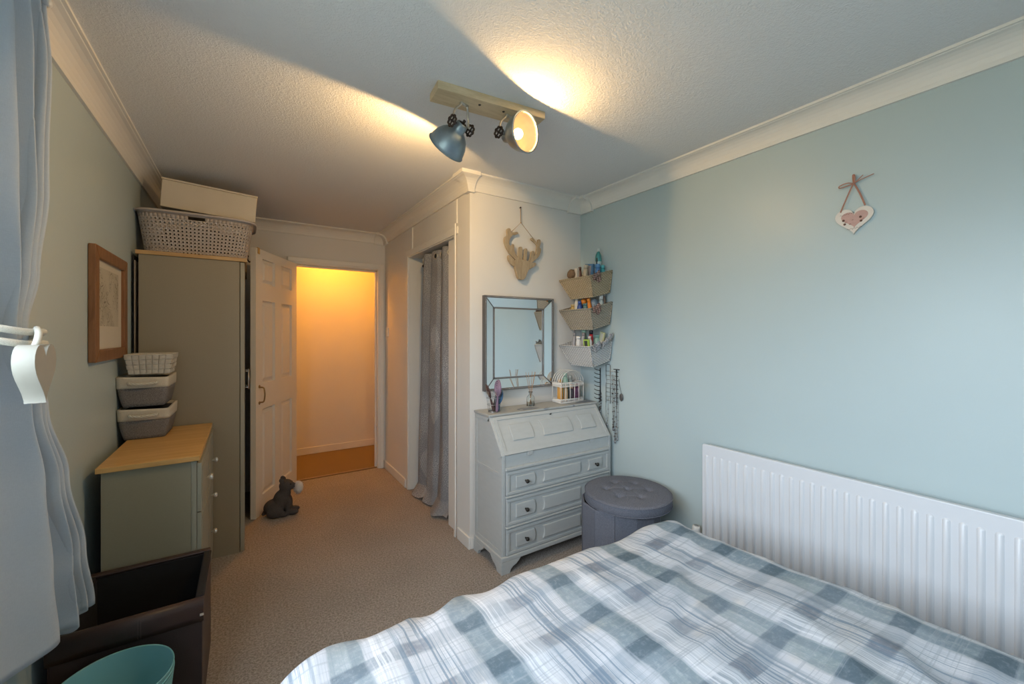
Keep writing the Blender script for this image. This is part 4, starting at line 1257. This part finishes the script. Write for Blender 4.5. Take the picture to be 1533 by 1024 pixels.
def beads(x0, x1, z0, z1, y, step, r):
    n = int(round(max(abs(x1 - x0), abs(z1 - z0)) / step))
    for i in range(n + 1): q.ball((x0 + (x1 - x0) * i / n, y, z0 + (z1 - z0) * i / n), r, 6, 4)
for (x0, z0), (x1, z1) in (((-mw + .007, .007), (mw - .007, .007)), ((mw - .007, .007), (mw - .007, mh - .007)), ((mw - .007, mh - .007), (-mw + .007, mh - .007)), ((-mw + .007, mh - .007), (-mw + .007, .007))):
    beads(x0, x1, z0, z1, -.035, .011, .0042)
for k in range(4):
    a, b_ = I[k], I[(k + 1) % 4]; beads(a[0], b_[0], a[1], b_[1], -.019, .010, .0034)
q.build('bead_trim', m_bead, mi)['kind'] = 'stuff'

# ------------------------------------------------------------------ wooden stag head
m_stag = wood('driftwood_board', (.33, .25, .16), (.45, .36, .245), 'z', 8, .7, 7)
sg = thing('stag_head', 'cut-out wooden stag head hanging on string above the mirror', 'wall decoration', (1.53, YC - .003, 1.70))
def sg_map(p):
    return ((1.415 + (720 + .15625 * p[0] - 757) * .00541) - 1.53, (2.076 - (300 + .15625 * p[1] - 333) * .00445) - 1.70)
def sg_piece(nm, pts, d0, d1, closed_smooth=True):
    pts = [sg_map(p) for p in pts]
    if closed_smooth:
        pts = [(v.x, v.y) for v in smoothcurve([(a, c, 0) for a, c in pts], 3, True)]
    MB().prism(pts, d0, d1, 'xz').build(nm, m_stag, sg, .0015)
sg_piece('head', [(305, 585), (345, 574), (400, 573), (440, 580), (462, 600), (455, 640), (430, 675), (408, 735), (385, 762), (350, 760), (330, 735), (318, 690), (305, 640)], -.040, -.018)
sg_piece('ear', [(310, 642), (275, 625), (252, 590), (246, 556), (258, 542), (282, 562), (306, 590)], -.036, -.019)
sg_piece('ear', [(446, 602), (478, 588), (508, 586), (510, 604), (492, 626), (468, 644), (444, 655)], -.036, -.019)
sg_piece('antler', [(330, 586), (290, 552), (255, 515), (228, 468), (215, 420), (220, 378), (240, 362), (238, 310), (254, 290), (272, 296), (276, 322), (300, 322), (332, 313), (345, 324), (322, 342), (292, 350), (268, 388), (260, 430), (274, 455), (290, 435), (306, 440), (307, 480), (318, 520), (345, 560), (350, 582)], -.030, -.0185)
sg_piece('antler', [(348, 575), (345, 520), (350, 465), (362, 449), (382, 452), (383, 500), (378, 575)], -.029, -.0185)
sg_piece('antler', [(396, 575), (402, 510), (405, 466), (418, 457), (431, 465), (428, 520), (424, 575)], -.029, -.0185)
sg_piece('antler', [(432, 590), (452, 560), (462, 520), (470, 482), (484, 473), (499, 480), (497, 520), (512, 500), (522, 450), (522, 410), (500, 390), (466, 366), (468, 350), (488, 347), (520, 380), (532, 388), (534, 358), (548, 350), (562, 358), (562, 392), (552, 430), (566, 440), (562, 480), (540, 525), (505, 560), (470, 588)], -.030, -.0185)
sg_piece('back_plate', [(300, 600), (345, 582), (440, 586), (450, 630), (400, 690), (350, 690)], -.0184, -.0005)
m_twine = plain('jute_twine', (.40, .24, .10), .9, var=.2, scale=200)
q = MB(); s0, s1, s2, s3 = sg_map((280, 320)), sg_map((382, 210)), sg_map((482, 348)), sg_map((380, 68))
q.tube([(s0[0], -.031, s0[1]), (s1[0], -.012, s1[1]), (s2[0], -.031, s2[1])], .0016, 6).tube([(s1[0], -.012, s1[1]), (s3[0], -.010, s3[1])], .0022, 6)
q.ball((s1[0], -.012, s1[1]), .0045, 8, 6)
q.build('hanging_string', m_twine, sg)
MB().lathe([(.0022, 0), (.0022, .014), (.005, .014), (.005, .016), (0, .017)], 8, T=aim((s3[0], 0.002, s3[1] + .002), (0, -1, 0))).build('nail', m_iron, sg)

# ------------------------------------------------------------------ heart plaque on right wall
m_plq = plain('plaque_white', (.72, .66, .60), .5, var=.02)
m_pink = plain('plaque_pink_print', (.55, .34, .30), .6, var=.1, scale=60)
m_ink = plain('plaque_brown_ink', (.14, .07, .05), .7)
m_rib = plain('dusky_pink_ribbon', (.42, .20, .145), .7, var=.1, scale=90)
hp = thing('heart_plaque', 'white wooden heart plaque hung by pink ribbon on the right wall', 'wall decoration', (XR - .002, .636, 1.742))
hpts = heart2(.126, .108, 48)
MB().prism(hpts, -.010, -.002, 'yz', sm=True).build('heart_board', m_plq, hp, .002)
MB().prism([(a * .70 - .002, .026 + c * .62) for a, c in hpts], -.0107, -.0101, 'yz').build('printed_heart', m_pink, hp)
rnd = random.Random(3)
for z0, y0, y1 in ((.083, .045, -.004), (.022, .022, -.026)):
    q = MB(); pts = [(-.0112, y0 + (y1 - y0) * i / 26, z0 + .006 * (i / 26 if z0 > .05 else i / 40) + .0022 * sin(i * 1.15) + rnd.uniform(-.001, .001)) for i in range(27)]
    q.tube(smoothcurve(pts, 3), .0004, 5); q.build('script_line', m_ink, hp)
for yy, zz, r in ((.034, .062, .0045), (.026, .054, .0035), (.030, .046, .0045), (-.022, .066, .0045), (-.030, .058, .0035), (-.024, .050, .0045), (.004, .060, .0035), (.012, .044, .0035)):
    MB().lathe([(0, 0), (r, 0), (r, .0005), (0, .0006)], 14, T=aim((-.0108, yy, zz), (-1, 0, 0))).build('printed_flower', m_ink if r > .004 else m_pink, hp)
def ribbon(nm, pts, w):
    P = smoothcurve(pts, 6); q = MB(); vs = []; n = len(P)
    for i, p in enumerate(P):
        t = (P[min(i + 1, n - 1)] - P[max(i - 1, 0)]).normalized(); s = Vector((1, 0, 0)).cross(t).normalized() * w / 2
        vs += [p + s, p - s]
    q.add([tuple(v) for v in vs], [(2 * i, 2 * i + 1, 2 * i + 3, 2 * i + 2) for i in range(n - 1)], True)
    return q.build(nm, m_rib, hp, solid=.0008)
ribbon('ribbon_strand', [(-.011, .044, .098), (-.009, .025, .15), (-.008, .003, .206)], .005)
ribbon('ribbon_strand', [(-.011, -.037, .108), (-.009, -.02, .16), (-.008, -.001, .206)], .006)
ribbon('ribbon_bow', [(-.008, .0, .206), (-.014, .02, .213), (-.014, .046, .208), (-.011, .046, .200), (-.009, .02, .203), (-.009, 0, .206)], .004)
ribbon('ribbon_bow', [(-.008, .0, .206), (-.012, -.003, .222), (-.012, -.002, .238), (-.010, .002, .238), (-.008, .0, .206)], .007)
ribbon('ribbon_tail', [(-.009, .0, .206), (-.012, -.018, .220), (-.010, -.03, .232)], .003)
ribbon('ribbon_tail', [(-.009, .0, .206), (-.012, -.02, .214), (-.010, -.064, .226)], .003)
MB().ball((-.010, 0, .206), (.004, .006, .005), 10, 6).build('ribbon_knot', m_rib, hp)

# ------------------------------------------------------------------ three wicker wall baskets in the corner
m_wk = [wicker('wicker_honey', (.60, .49, .33), (.24, .18, .10), 112.), wicker('wicker_sand', (.52, .465, .375), (.20, .175, .13), 112.), wicker('wicker_white', (.72, .73, .73), (.33, .33, .33), 112.)]
mm = Mat('brown_gingham_ribbon', (.1, .03, .025), .8)
x, y, z = mm.xyz(); ck = ((x * 520).sin().gt(0.3) + (z * 520).sin().gt(0.3)) * .5
mm.base(mm.mix(ck, (.09, .025, .02), (.45, .33, .28))); m_ging = mm.m
mm = Mat('black_white_ribbon', (.1, .1, .1), .8)
x, y, z = mm.xyz(); ck = mm.voro(260).gt(.45)
mm.base(mm.mix(ck, (.02, .025, .04), (.5, .5, .52))); m_bwr = mm.m
RIM = (1.762, 1.548, 1.300)
TILT = radians(-14)
lab = ('honey coloured wicker wall basket, top of three in the corner', 'sand coloured wicker wall basket, middle of three in the corner', 'white wicker wall basket, lowest of three in the corner')
BASK = []
for k in range(3):
    t = thing('wicker_basket', lab[k], 'basket', (XR - .004, 2.258, RIM[k]), (0, TILT, 0), group='wicker wall baskets in the corner')
    BASK.append(t)
    dx, dy, hh = .214, .305, .142
    top = (-dx, 0, -dy, 0); bot = (-dx + .012, -.050, -dy + .012, -.075)
    q = MB()
    n_ = 8
    for fidx, ((a, b_), (c, d)) in enumerate((((0, 1), (0, 1)), )):
        pass
    def corner(r): return [(r[0], r[2]), (r[1], r[2]), (r[1], r[3]), (r[0], r[3])]
    T0, B0 = corner(top), corner(bot)
    ins = lambda r, w: (r[0] + w, r[1] - w, r[2] + w, r[3] - w)
    T1, B1 = corner(ins(top, .007)), corner(ins(bot, .007))
    vs = [(a, c, -hh) for a, c in B0] + [(a, c, 0) for a, c in T0] + [(a, c, 0) for a, c in T1] + [(a, c, -hh + .008) for a, c in B1]
    fs = [(0, 3, 2, 1), (12, 13, 14, 15)] + [(i + 4 * j, (i + 1) % 4 + 4 * j, (i + 1) % 4 + 4 * (j + 1), i + 4 * (j + 1)) for j in range(3) for i in range(4)]
    q.add(vs, fs); q.build('woven_body', m_wk[k], t)
    q = MB()
    for i in range(4):
        a, c = T0[i], T0[(i + 1) % 4]; m_ = max(int((Vector(c) - Vector(a)).length / .012), 2)
        q.tube([(a[0] + (c[0] - a[0]) * j / m_, a[1] + (c[1] - a[1]) * j / m_, .002 * (j % 2)) for j in range(m_ + 1)], .005, 6)
    q.build('rim_braid', m_wk[k], t)
    q = MB()
    for i in range(4):
        q.tube([(*B0[i], -hh), (*T0[i], 0)], .0042, 6)
    q.build('corner_post', m_wk[k], t)['kind'] = 'stuff'
    # ribbon bow on the short face
    rb_ = MB(); mr = m_bwr if k == 2 else m_ging
    xx = -.195
    rb_.grid(lambda u, v: (xx + .072 * u, -dy - .010 - .008 * sin(u * 9) * sin(pi * u), -.004 - .034 * v + .012 * sin(u * 7 + k) + .004 * sin(v * 5)), 14, 5)
    rb_.grid(lambda u, v: (xx + .010 + .055 * u, -dy - .016 + .006 * sin(u * 6), .018 - .028 * v + .008 * sin(u * 8 + 2)), 12, 5)
    rb_.build('ribbon_bow', mr, t, solid=.0015)
# contents: each its own thing
PM = {}
def pm(col, rough=.35, metal=0.0):
    key = (col, rough, metal)
    if key not in PM: PM[key] = plain('item_%s' % '_'.join('%02d' % int(c * 99) for c in col), col, rough, metal, var=.04, scale=30)
    return PM[key]
G = ['toiletries in the top wicker basket', 'toiletries in the middle wicker basket', 'toiletries in the lowest wicker basket']
def bottle(label, loc, h, r, col, cap, g, caph=.025, capr=.75, tilt=(0, 0), label_col=None, name='bottle', pump=False):
    if g in G: loc = inside(loc, r)
    t = thing(name, label, name.replace('_', ' '), loc, (radians(tilt[0]), radians(tilt[1]), 0), group=g)
    MB().lathe([(r * .9, 0), (r, .004), (r, h * .80), (r * .85, h * .9), (r * capr * .9, h), (0, h + .0005)], 18).build('bottle_body', pm(col), t)
    MB().lathe([(r * capr, h + .001), (r * capr, h + caph * .9), (r * capr * .85, h + caph), (0, h + caph)], 16).build('cap', pm(cap), t)
    if pump:
        MB().tube([(0, 0, h + caph), (0, 0, h + caph + .018), (-.018, -.012, h + caph + .018), (-.024, -.016, h + caph + .012)], .0042, 8).build('pump_nozzle', pm(cap), t)
    if label_col: MB().shell([(r + .0006, h * .2), (r + .0006, h * .72)], 18).build('paper_label', pm(label_col, .6), t)
    return t
def carton(label, loc, sx, sy, sz, col, g, rot=(0, 0, 0), name='carton', deco=None):
    loc = inside(loc, max(sx, sy) / 2)
    t = thing(name, label, name.replace('_', ' '), loc, tuple(radians(a) for a in rot), group=g)
    MB().box(-sx / 2, sx / 2, -sy / 2, sy / 2, 0, sz).build('box_body', pm(col, .5), t, .0015)
    if deco:
        MB().box(-sx / 2 - .0008, -sx / 2 - .0002, -sy * .3, sy * .3, sz * .42, sz * .92).build('printed_face', pm(deco, .5), t)
    return t
fz = [r - .128 for r in RIM]
def inside(loc, r):
    """keep an item between the basket walls"""
    return (min(max(loc[0], 1.917 + r), 2.056 - r), min(max(loc[1], 1.974 + r), 2.222 - r), loc[2])
# top basket
lump('hair_roller', 'brown coiled hair roller at the left of the top wicker basket', 'hair roller', (1.925, 2.185, fz[0] + .118), (.030, .035, .036), plain('hair_brown', (.20, .125, .07), .8, var=.5, scale=90), 2, 24, .12)
carton('slim white carton in the top wicker basket', (1.945, 2.155, fz[0] + .012), .022, .026, .145, (.66, .60, .52), G[0], (4, -4, 0))
bottle('slim dark brown bottle in the top wicker basket', (1.958, 2.138, fz[0] + .012), .135, .013, (.12, .05, .03), (.14, .07, .05), G[0], .02, .8)
bottle('beige tube bottle standing in the top wicker basket', (1.945, 2.078, fz[0] + .012), .135, .019, (.42, .36, .27), (.48, .42, .32), G[0], .025, .85, (3, 3))
carton('tilted blue printed carton in the top wicker basket', (2.0, 2.10, fz[0] + .02), .026, .07, .165, (.10, .22, .36), G[0], (6, 0, 8), deco=(.45, .36, .34))
bottle('long black makeup brush standing in the top wicker basket', (2.012, 2.03, fz[0] + .02), .17, .010, (.02, .02, .025), (.03, .03, .03), G[0], .03, .9, (0, 2), name='makeup_brush')
bottle('tall teal bottle with white cap in the top wicker basket', (2.04, 2.038, fz[0] + .02), .245, .023, (.06, .27, .27), (.62, .66, .62), G[0], .022, .42, (1, 0), (.42, .52, .50))
bottle('short blue bottle in the top wicker basket', (1.985, 1.99, fz[0] + .01), .135, .019, (.07, .20, .42), (.10, .26, .48), G[0], .025, .9, (0, 0))
bottle('turquoise bottle at the right of the top wicker basket', (2.03, 1.985, fz[0] + .02), .125, .0185, (.05, .35, .38), (.10, .42, .45), G[0], .022, .8)
# middle basket
bottle('small gold jar in the middle wicker basket', (1.915, 2.185, fz[1] + .012), .095, .020, (.45, .30, .10), (.55, .40, .18), G[1], .014, .85, name='jar')
bottle('white pump bottle in the middle wicker basket', (1.945, 2.155, fz[1] + .015), .135, .016, (.60, .58, .52), (.72, .70, .66), G[1], .022, .7)
bottle('royal blue round bottle in the middle wicker basket', (1.918, 2.115, fz[1] + .012), .108, .019, (.03, .08, .30), (.04, .10, .36), G[1], .02, .7)
def fruitball(lbl, loc, r, col, g):
    t = thing('bath_ball', lbl, 'bath ball', loc, group=g)
    MB().ball((0, 0, r), r, 18, 12).build('ball', pm(col, .45), t); MB().lathe([(.006, 0), (.006, .004), (0, .005)], 10, (0, 0, 2 * r - .0015)).build('stopper', pm((.5, .2, .1)), t)
fruitball('amber orange bath ball in the middle wicker basket', (1.958, 2.098, fz[1] + .115), .021, (.62, .20, .02), G[1])
fruitball('coral bath ball in the middle wicker basket', (1.99, 2.108, fz[1] + .135), .021, (.62, .16, .07), G[1])
bottle('dark teal pot in the middle wicker basket', (1.925, 2.058, fz[1] + .01), .098, .021, (.07, .17, .19), (.08, .20, .22), G[1], .012, .95, name='pot')
bottle('orange tube leaning in the middle wicker basket', (1.938, 2.005, fz[1] + .012), .125, .014, (.66, .20, .02), (.70, .25, .04), G[1], .02, .9, (-14, 4), name='tube')
lump('grey_pouch', 'blue grey crumpled pouch in the middle wicker basket', 'pouch', (1.996, 2.038, fz[1] + .112), (.036, .026, .040), pm((.30, .36, .42), .5), 5, 24, .2)
bottle('clear bottle with white cap in the middle wicker basket', (2.015, 1.992, fz[1] + .02), .125, .018, (.40, .46, .46), (.62, .62, .60), G[1], .03, .8)
bottle('slim brown bottle at the right of the middle wicker basket', (2.05, 1.992, fz[1] + .03), .14, .012, (.16, .11, .08), (.30, .28, .27), G[1], .024, .8)
# lowest basket
bottle('grey trigger spray bottle in the white wicker basket', (1.925, 2.175, fz[2] + .012), .135, .014, (.35, .34, .35), (.30, .29, .30), G[2], .02, .8, (0, 4), pump=True, name='spray_bottle')
bottle('white tube leaning in the white wicker basket', (1.915, 2.125, fz[2] + .012), .115, .019, (.70, .68, .66), (.72, .71, .70), G[2], .02, .9, (4, -5), name='tube')
bottle('grey tube leaning in the white wicker basket', (1.945, 2.105, fz[2] + .012), .14, .013, (.36, .34, .34), (.25, .22, .22), G[2], .02, .9, (10, -3), name='tube')
bottle('pale green bottle in the white wicker basket', (1.972, 2.11, fz[2] + .015), .15, .019, (.23, .40, .29), (.30, .46, .36), G[2], .025, .8)
bottle('red bottle with black cap in the white wicker basket', (1.985, 2.062, fz[2] + .015), .145, .015, (.50, .03, .04), (.02, .02, .03), G[2], .026, .9, (3, 0))
bottle('small white lotion bottle in the white wicker basket', (1.952, 2.035, fz[2] + .012), .115, .018, (.66, .62, .60), (.55, .52, .52), G[2], .02, .6)
carton('lime green packet in the white wicker basket', (1.918, 2.045, fz[2] + .02), .014, .05, .105, (.42, .62, .10), G[2], (0, -6, 0), 'packet', (.05, .06, .04))
bottle('sage green pot in the white wicker basket', (2.02, 2.035, fz[2] + .02), .12, .021, (.24, .40, .34), (.26, .44, .38), G[2], .014, .95, name='pot')
carton('pale yellow packet leaning in the white wicker basket', (2.055, 2.03, fz[2] + .03), .012, .04, .15, (.55, .55, .32), G[2], (16, -2, 0), 'packet', (.62, .60, .50))
sc_ = MB(); sc_.grid(lambda u, v: (1.965 + .095 * u, 1.941 - .016 * sin(pi * v) - .008 + .018 * (1 - v), RIM[2] - .06 + .070 * u + .035 * sin(pi * min(v * 1.3, 1)) + .008 * sin(u * 17 + v * 4)), 24, 8)
o_ = sc_.build('patterned_scarf', m_bwr, None, solid=.002); tag(o_, 'black and white patterned scarf bunched on the white wicker basket', 'scarf', G[2])

# ------------------------------------------------------------------ on the bureau
ZB = .8625
wire_w = plain('white_wire', (.72, .70, .66), .4, var=.02)
hb = thing('brush_holder', 'wire brush holder on the left of the bureau top', 'holder', (1.262, 2.14, ZB))
m_wire = plain('steel_wire', (.45, .45, .46), .3, .9)
for zz, r in ((.004, .036), (.045, .042), (.085, .047), (.125, .051)):
    q = MB(); q.tube([(r * cos(2 * pi * k / 32), r * .85 * sin(2 * pi * k / 32), zz) for k in range(32)], .0014, 6, True); q.build('wire_ring', m_wire, hb)
for k in range(6):
    a = 2 * pi * k / 6 + .3; q = MB(); q.tube([(.036 * cos(a), .031 * sin(a), .003), (.051 * cos(a), .043 * sin(a), .125)], .0012, 5); q.build('wire_upright', m_wire, hb)
MB().lathe([(0, .001), (.036, .001), (.036, .003), (0, .003)], 24, sy=.85).build('base_plate', m_wire, hb)
m_lilac = plain('lilac_plastic', (.42, .30, .40), .4, var=.05)
def hairbrush(label, loc, axis, face, hl, hr, mat, rings=0, rw=.6):
    t = thing('hairbrush', label, 'hairbrush', loc, group='hairbrushes in the wire holder')
    M = aim((0, 0, 0), axis, face)
    q = MB(); q.tube(smoothcurve([(0, 0, 0), (0, 0, hl * .4), (0, 0, hl)], 5), [.0075 + .002 * sin(i * .5) for i in range(11)], 10, T=M); q.build('handle', mat, t)
    q = MB(); q.ball((0, 0, hl + hr * .95), (hr * rw, .008, hr), 24, 14, M); hd = q.build('brush_head', mat, t)
    for i in range(rings):
        f_ = (i + 1) / (rings + .4)
        q = MB(); q.tube([(hr * rw * f_ * cos(2 * pi * k / 28), -.0088 + .003 * f_, hl + hr * .95 + hr * f_ * sin(2 * pi * k / 28)) for k in range(28)], .0016, 5, True, M); q.build('spiral_ring', m_lilac if rings else mat, hd)
    return t
m_lil2 = plain('dusky_purple', (.23, .15, .22), .5, var=.05)
hairbrush('lilac oval hairbrush with concentric rings standing in the wire holder', (1.264, 2.110, ZB + .005), (-.02, -.14, 1), (1, 0, 0), .095, .052, m_lil2, 4, .68)
hairbrush('dark brown paddle hairbrush leaning left in the wire holder', (1.262, 2.140, ZB + .006), (-.34, -.03, 1), (1, 0, 0), .085, .045, pm((.09, .05, .045)), 0, .5)
hairbrush('black round hairbrush at the back of the wire holder', (1.272, 2.160, ZB + .006), (.22, .05, 1), (0, 1, 0), .10, .045, pm((.03, .022, .03)), 0, .5)
hairbrush('dark blue hairbrush leaning right in the wire holder', (1.283, 2.130, ZB + .006), (.20, -.06, 1), (1, 0, 0), .045, .042, pm((.05, .13, .24)), 0, .6)
# reed diffuser
mg2 = Mat('clear_glass', (.92, .95, .95), .03); mg2.set(Transmission_Weight=1.0, IOR=1.3)
rd = thing('reed_diffuser', 'clear glass reed diffuser bottle with wooden reeds on the bureau', 'diffuser', (1.548, 2.158, ZB))
MB().shell([(.0001, .001), (.023, .001), (.026, .004), (.026, .055), (.022, .068), (.012, .076), (.012, .092), (.014, .093), (.014, .098), (.0105, .098), (.0105, .076), (.020, .066), (.0235, .054), (.0235, .006), (.0001, .004)], 24).build('glass_bottle', mg2.m, rd)
m_reed = plain('reed_wood', (.42, .24, .11), .7, var=.15, scale=120)
for ax_, ay_ in ((-.03, .005), (-.024, -.012), (.018, .010), (.03, .0), (.024, -.014)):
    q = MB(); q.tube([(-ax_ * .25, -ay_ * .25, .008), (ax_ * .25, ay_ * .25, .095), (ax_ * 1.15, ay_ * 1.15, .225)], .0014, 6); q.build('reed', m_reed, rd)
# white birdcage caddy with bottles
cg = thing('birdcage_caddy', 'white metal birdcage caddy at the right of the bureau top', 'caddy', (1.878, 2.172, ZB))
CWx, CWy = .100, .046
def lattice(x0, x1, y, z0, z1, nm, T=None):
    q = MB(); n = 16
    q.tube([(x0, y, z0), (x1, y, z0)], .003, 6, T=T).tube([(x0, y, z1), (x1, y, z1)], .003, 6, T=T)
    L = x1 - x0
    for i in range(n):
        a = x0 + L * i / n; c = x0 + L * (i + 1) / n
        q.tube([(a, y, z0), (c, y, z1)], .0017, 4, T=T).tube([(a, y, z1), (c, y, z0)], .0017, 4, T=T)
    return q.build(nm, wire_w, cg)
for s in (-1, 1):
    lattice(-CWx, CWx, s * CWy, .004, .026, 'lattice_band'); lattice(-CWx, CWx, s * CWy, .112, .138, 'lattice_band')
    Rz = TR(rz=pi / 2)
    lattice(-CWy, CWy, s * CWx, .004, .026, 'lattice_band', Rz); lattice(-CWy, CWy, s * CWx, .112, .138, 'lattice_band', Rz)
for i in range(6):
    xx = -CWx + 2 * CWx * i / 5
    for s in (-1, 1):
        q = MB(); q.tube([(xx, s * CWy, .002), (xx, s * CWy, .139)], .0027, 6); q.build('bar', wire_w, cg)
for i in range(5):
    yy = -CWy + 2 * CWy * i / 4
    q = MB(); q.tube([(CWx * cos(t), yy, .139 + .082 * sin(t)) for t in [pi * k / 16 for k in range(17)]], .0028, 6); q.build('arched_wire', wire_w, cg)
MB().box(-CWx, CWx, -CWy, CWy, .0005, .003).build('base_plate', wire_w, cg)
G4 = 'bottles in the birdcage caddy'
cz = ZB + .0035
bottle('orange bottle at the left inside the birdcage caddy', (1.806, 2.170, cz), .125, .020, (.62, .30, .06), (.66, .36, .08), G4, .03, .7)
bottle('peach bottle inside the birdcage caddy', (1.842, 2.152, cz), .095, .014, (.62, .40, .22), (.60, .36, .16), G4, .02, .8)
bottle('mint green bottle standing tall in the birdcage caddy', (1.868, 2.190, cz), .17, .023, (.30, .46, .39), (.36, .52, .45), G4, .025, .6)
bottle('black and peach bottle in the middle of the birdcage caddy', (1.886, 2.148, cz), .09, .016, (.05, .04, .05), (.60, .38, .26), G4, .03, .8)
bottle('plum bottle inside the birdcage caddy', (1.922, 2.152, cz), .095, .016, (.18, .05, .12), (.22, .07, .15), G4, .02, .8)
bottle('dark plum bottle at the right inside the birdcage caddy', (1.957, 2.160, cz), .10, .016, (.14, .04, .09), (.20, .06, .13), G4, .02, .8)
bottle('grey bottle at the back of the birdcage caddy', (1.918, 2.196, cz), .15, .018, (.30, .34, .33), (.40, .42, .40), G4, .025, .7)

# ------------------------------------------------------------------ jewellery rack and necklaces on the right wall
m_blackwire = plain('black_wire', (.03, .03, .035), .4, .5)
jr = thing('jewellery_rack', 'black and silver wire jewellery rack on the right wall beside the bureau', 'jewellery rack', (XR - .002, 1.985, .86))
for yy, mt in ((.072, m_blackwire), (.018, m_wire), (-.022, m_wire), (-.078, m_blackwire)):
    q = MB(); q.tube([(-.010, yy, 0), (-.010, yy, .262 if abs(yy) < .05 else .235)], .0034 if abs(yy) > .05 else .0022, 8); q.build('upright', mt, jr)
for i in range(8):
    zz = .02 + .0285 * i
    q = MB(); q.tube([(-.012, .072, zz), (-.030, .088, zz + .003), (-.040, .100, zz + .012)], .0022, 6); q.build('peg', m_blackwire, jr)
    q = MB(); q.tube([(-.012, .018, zz), (-.012, -.022, zz), (-.014, -.070, zz - .002)], .0016, 6); q.build('rung', m_wire, jr)
    q = MB(); q.tube([(-.012, -.095, zz), (-.012, -.060, zz)], .0020, 6); q.build('peg', m_blackwire, jr)
q = MB(); q.tube([(-.010, -.104, .236), (-.010, -.052, .236)], .003, 6); q.build('top_bar', m_blackwire, jr)
q = MB(); q.tube(smoothcurve([(-.010, .018, .262), (-.010, .0, .267), (-.010, -.022, .262)], 4), .0022, 6); q.build('top_loop', m_wire, jr)
rnd = random.Random(11)
G5 = 'necklaces on the jewellery rack'
def necklace(label, y0, zt, zb, mat, bead, w):
    t = thing('necklace', label, 'necklace', (XR - .016, y0, zb), group=G5)
    L = zt - zb
    pts = smoothcurve([(0, -w, L), (.001, -w * 1.1, L * .6), (0, -w * .8, L * .2), (-.001, 0, .004), (0, w * .8, L * .2), (.001, w * 1.1, L * .6), (0, w, L)], 10)
    q = MB(); q.tube(pts, .0012, 5); q.build('chain', mat, t)
    for i in range(3, len(pts) - 2, 4):
        q = MB(); r = bead * rnd.uniform(.7, 1.2); q.ball(pts[i], (min(r, .006), r, r), 8, 6); q.build('bead', mat, t)
    q = MB(); q.ball((0, 0, -.008), (.004, .008, .011), 10, 8); q.build('pendant', pm((.5, .5, .52), .2, .8), t)
mdk = pm((.06, .055, .055), .3, .4); msv = pm((.42, .42, .44), .25, .9); mgr = pm((.17, .16, .155), .35, .5)
necklace('black beaded necklace hanging at the left of the jewellery rack', 2.055, .93, .80, mdk, .005, .008)
necklace('silver chain necklace hanging in the middle of the jewellery rack', 1.99, .90, .72, msv, .003, .010)
necklace('long grey beaded necklace hanging at the right of the jewellery rack', 1.917, 1.03, .62, mgr, .0055, .009)
necklace('long silver necklace hanging beside the grey beads', 1.898, .95, .64, msv, .004, .006)
necklace('dark chain necklace at the right end of the jewellery rack', 1.933, 1.06, .70, mdk, .005, .006)
q = MB(); q.ball((0, 0, 0), (.006, .015, .026), 14, 10); o_ = q.build('leaf_pendant', pm((.12, .11, .105), .4, .5), None)
o_.location = (XR - .010, 1.868, .915)
tag(o_, 'dark leaf pendant hanging against the wall right of the necklaces', 'pendant', G5)
q = MB(); q.tube([(0, 0, .025), (0, .014, .075), (.002, .022, .12)], .0012, 5); q.build('cord', mdk, o_)
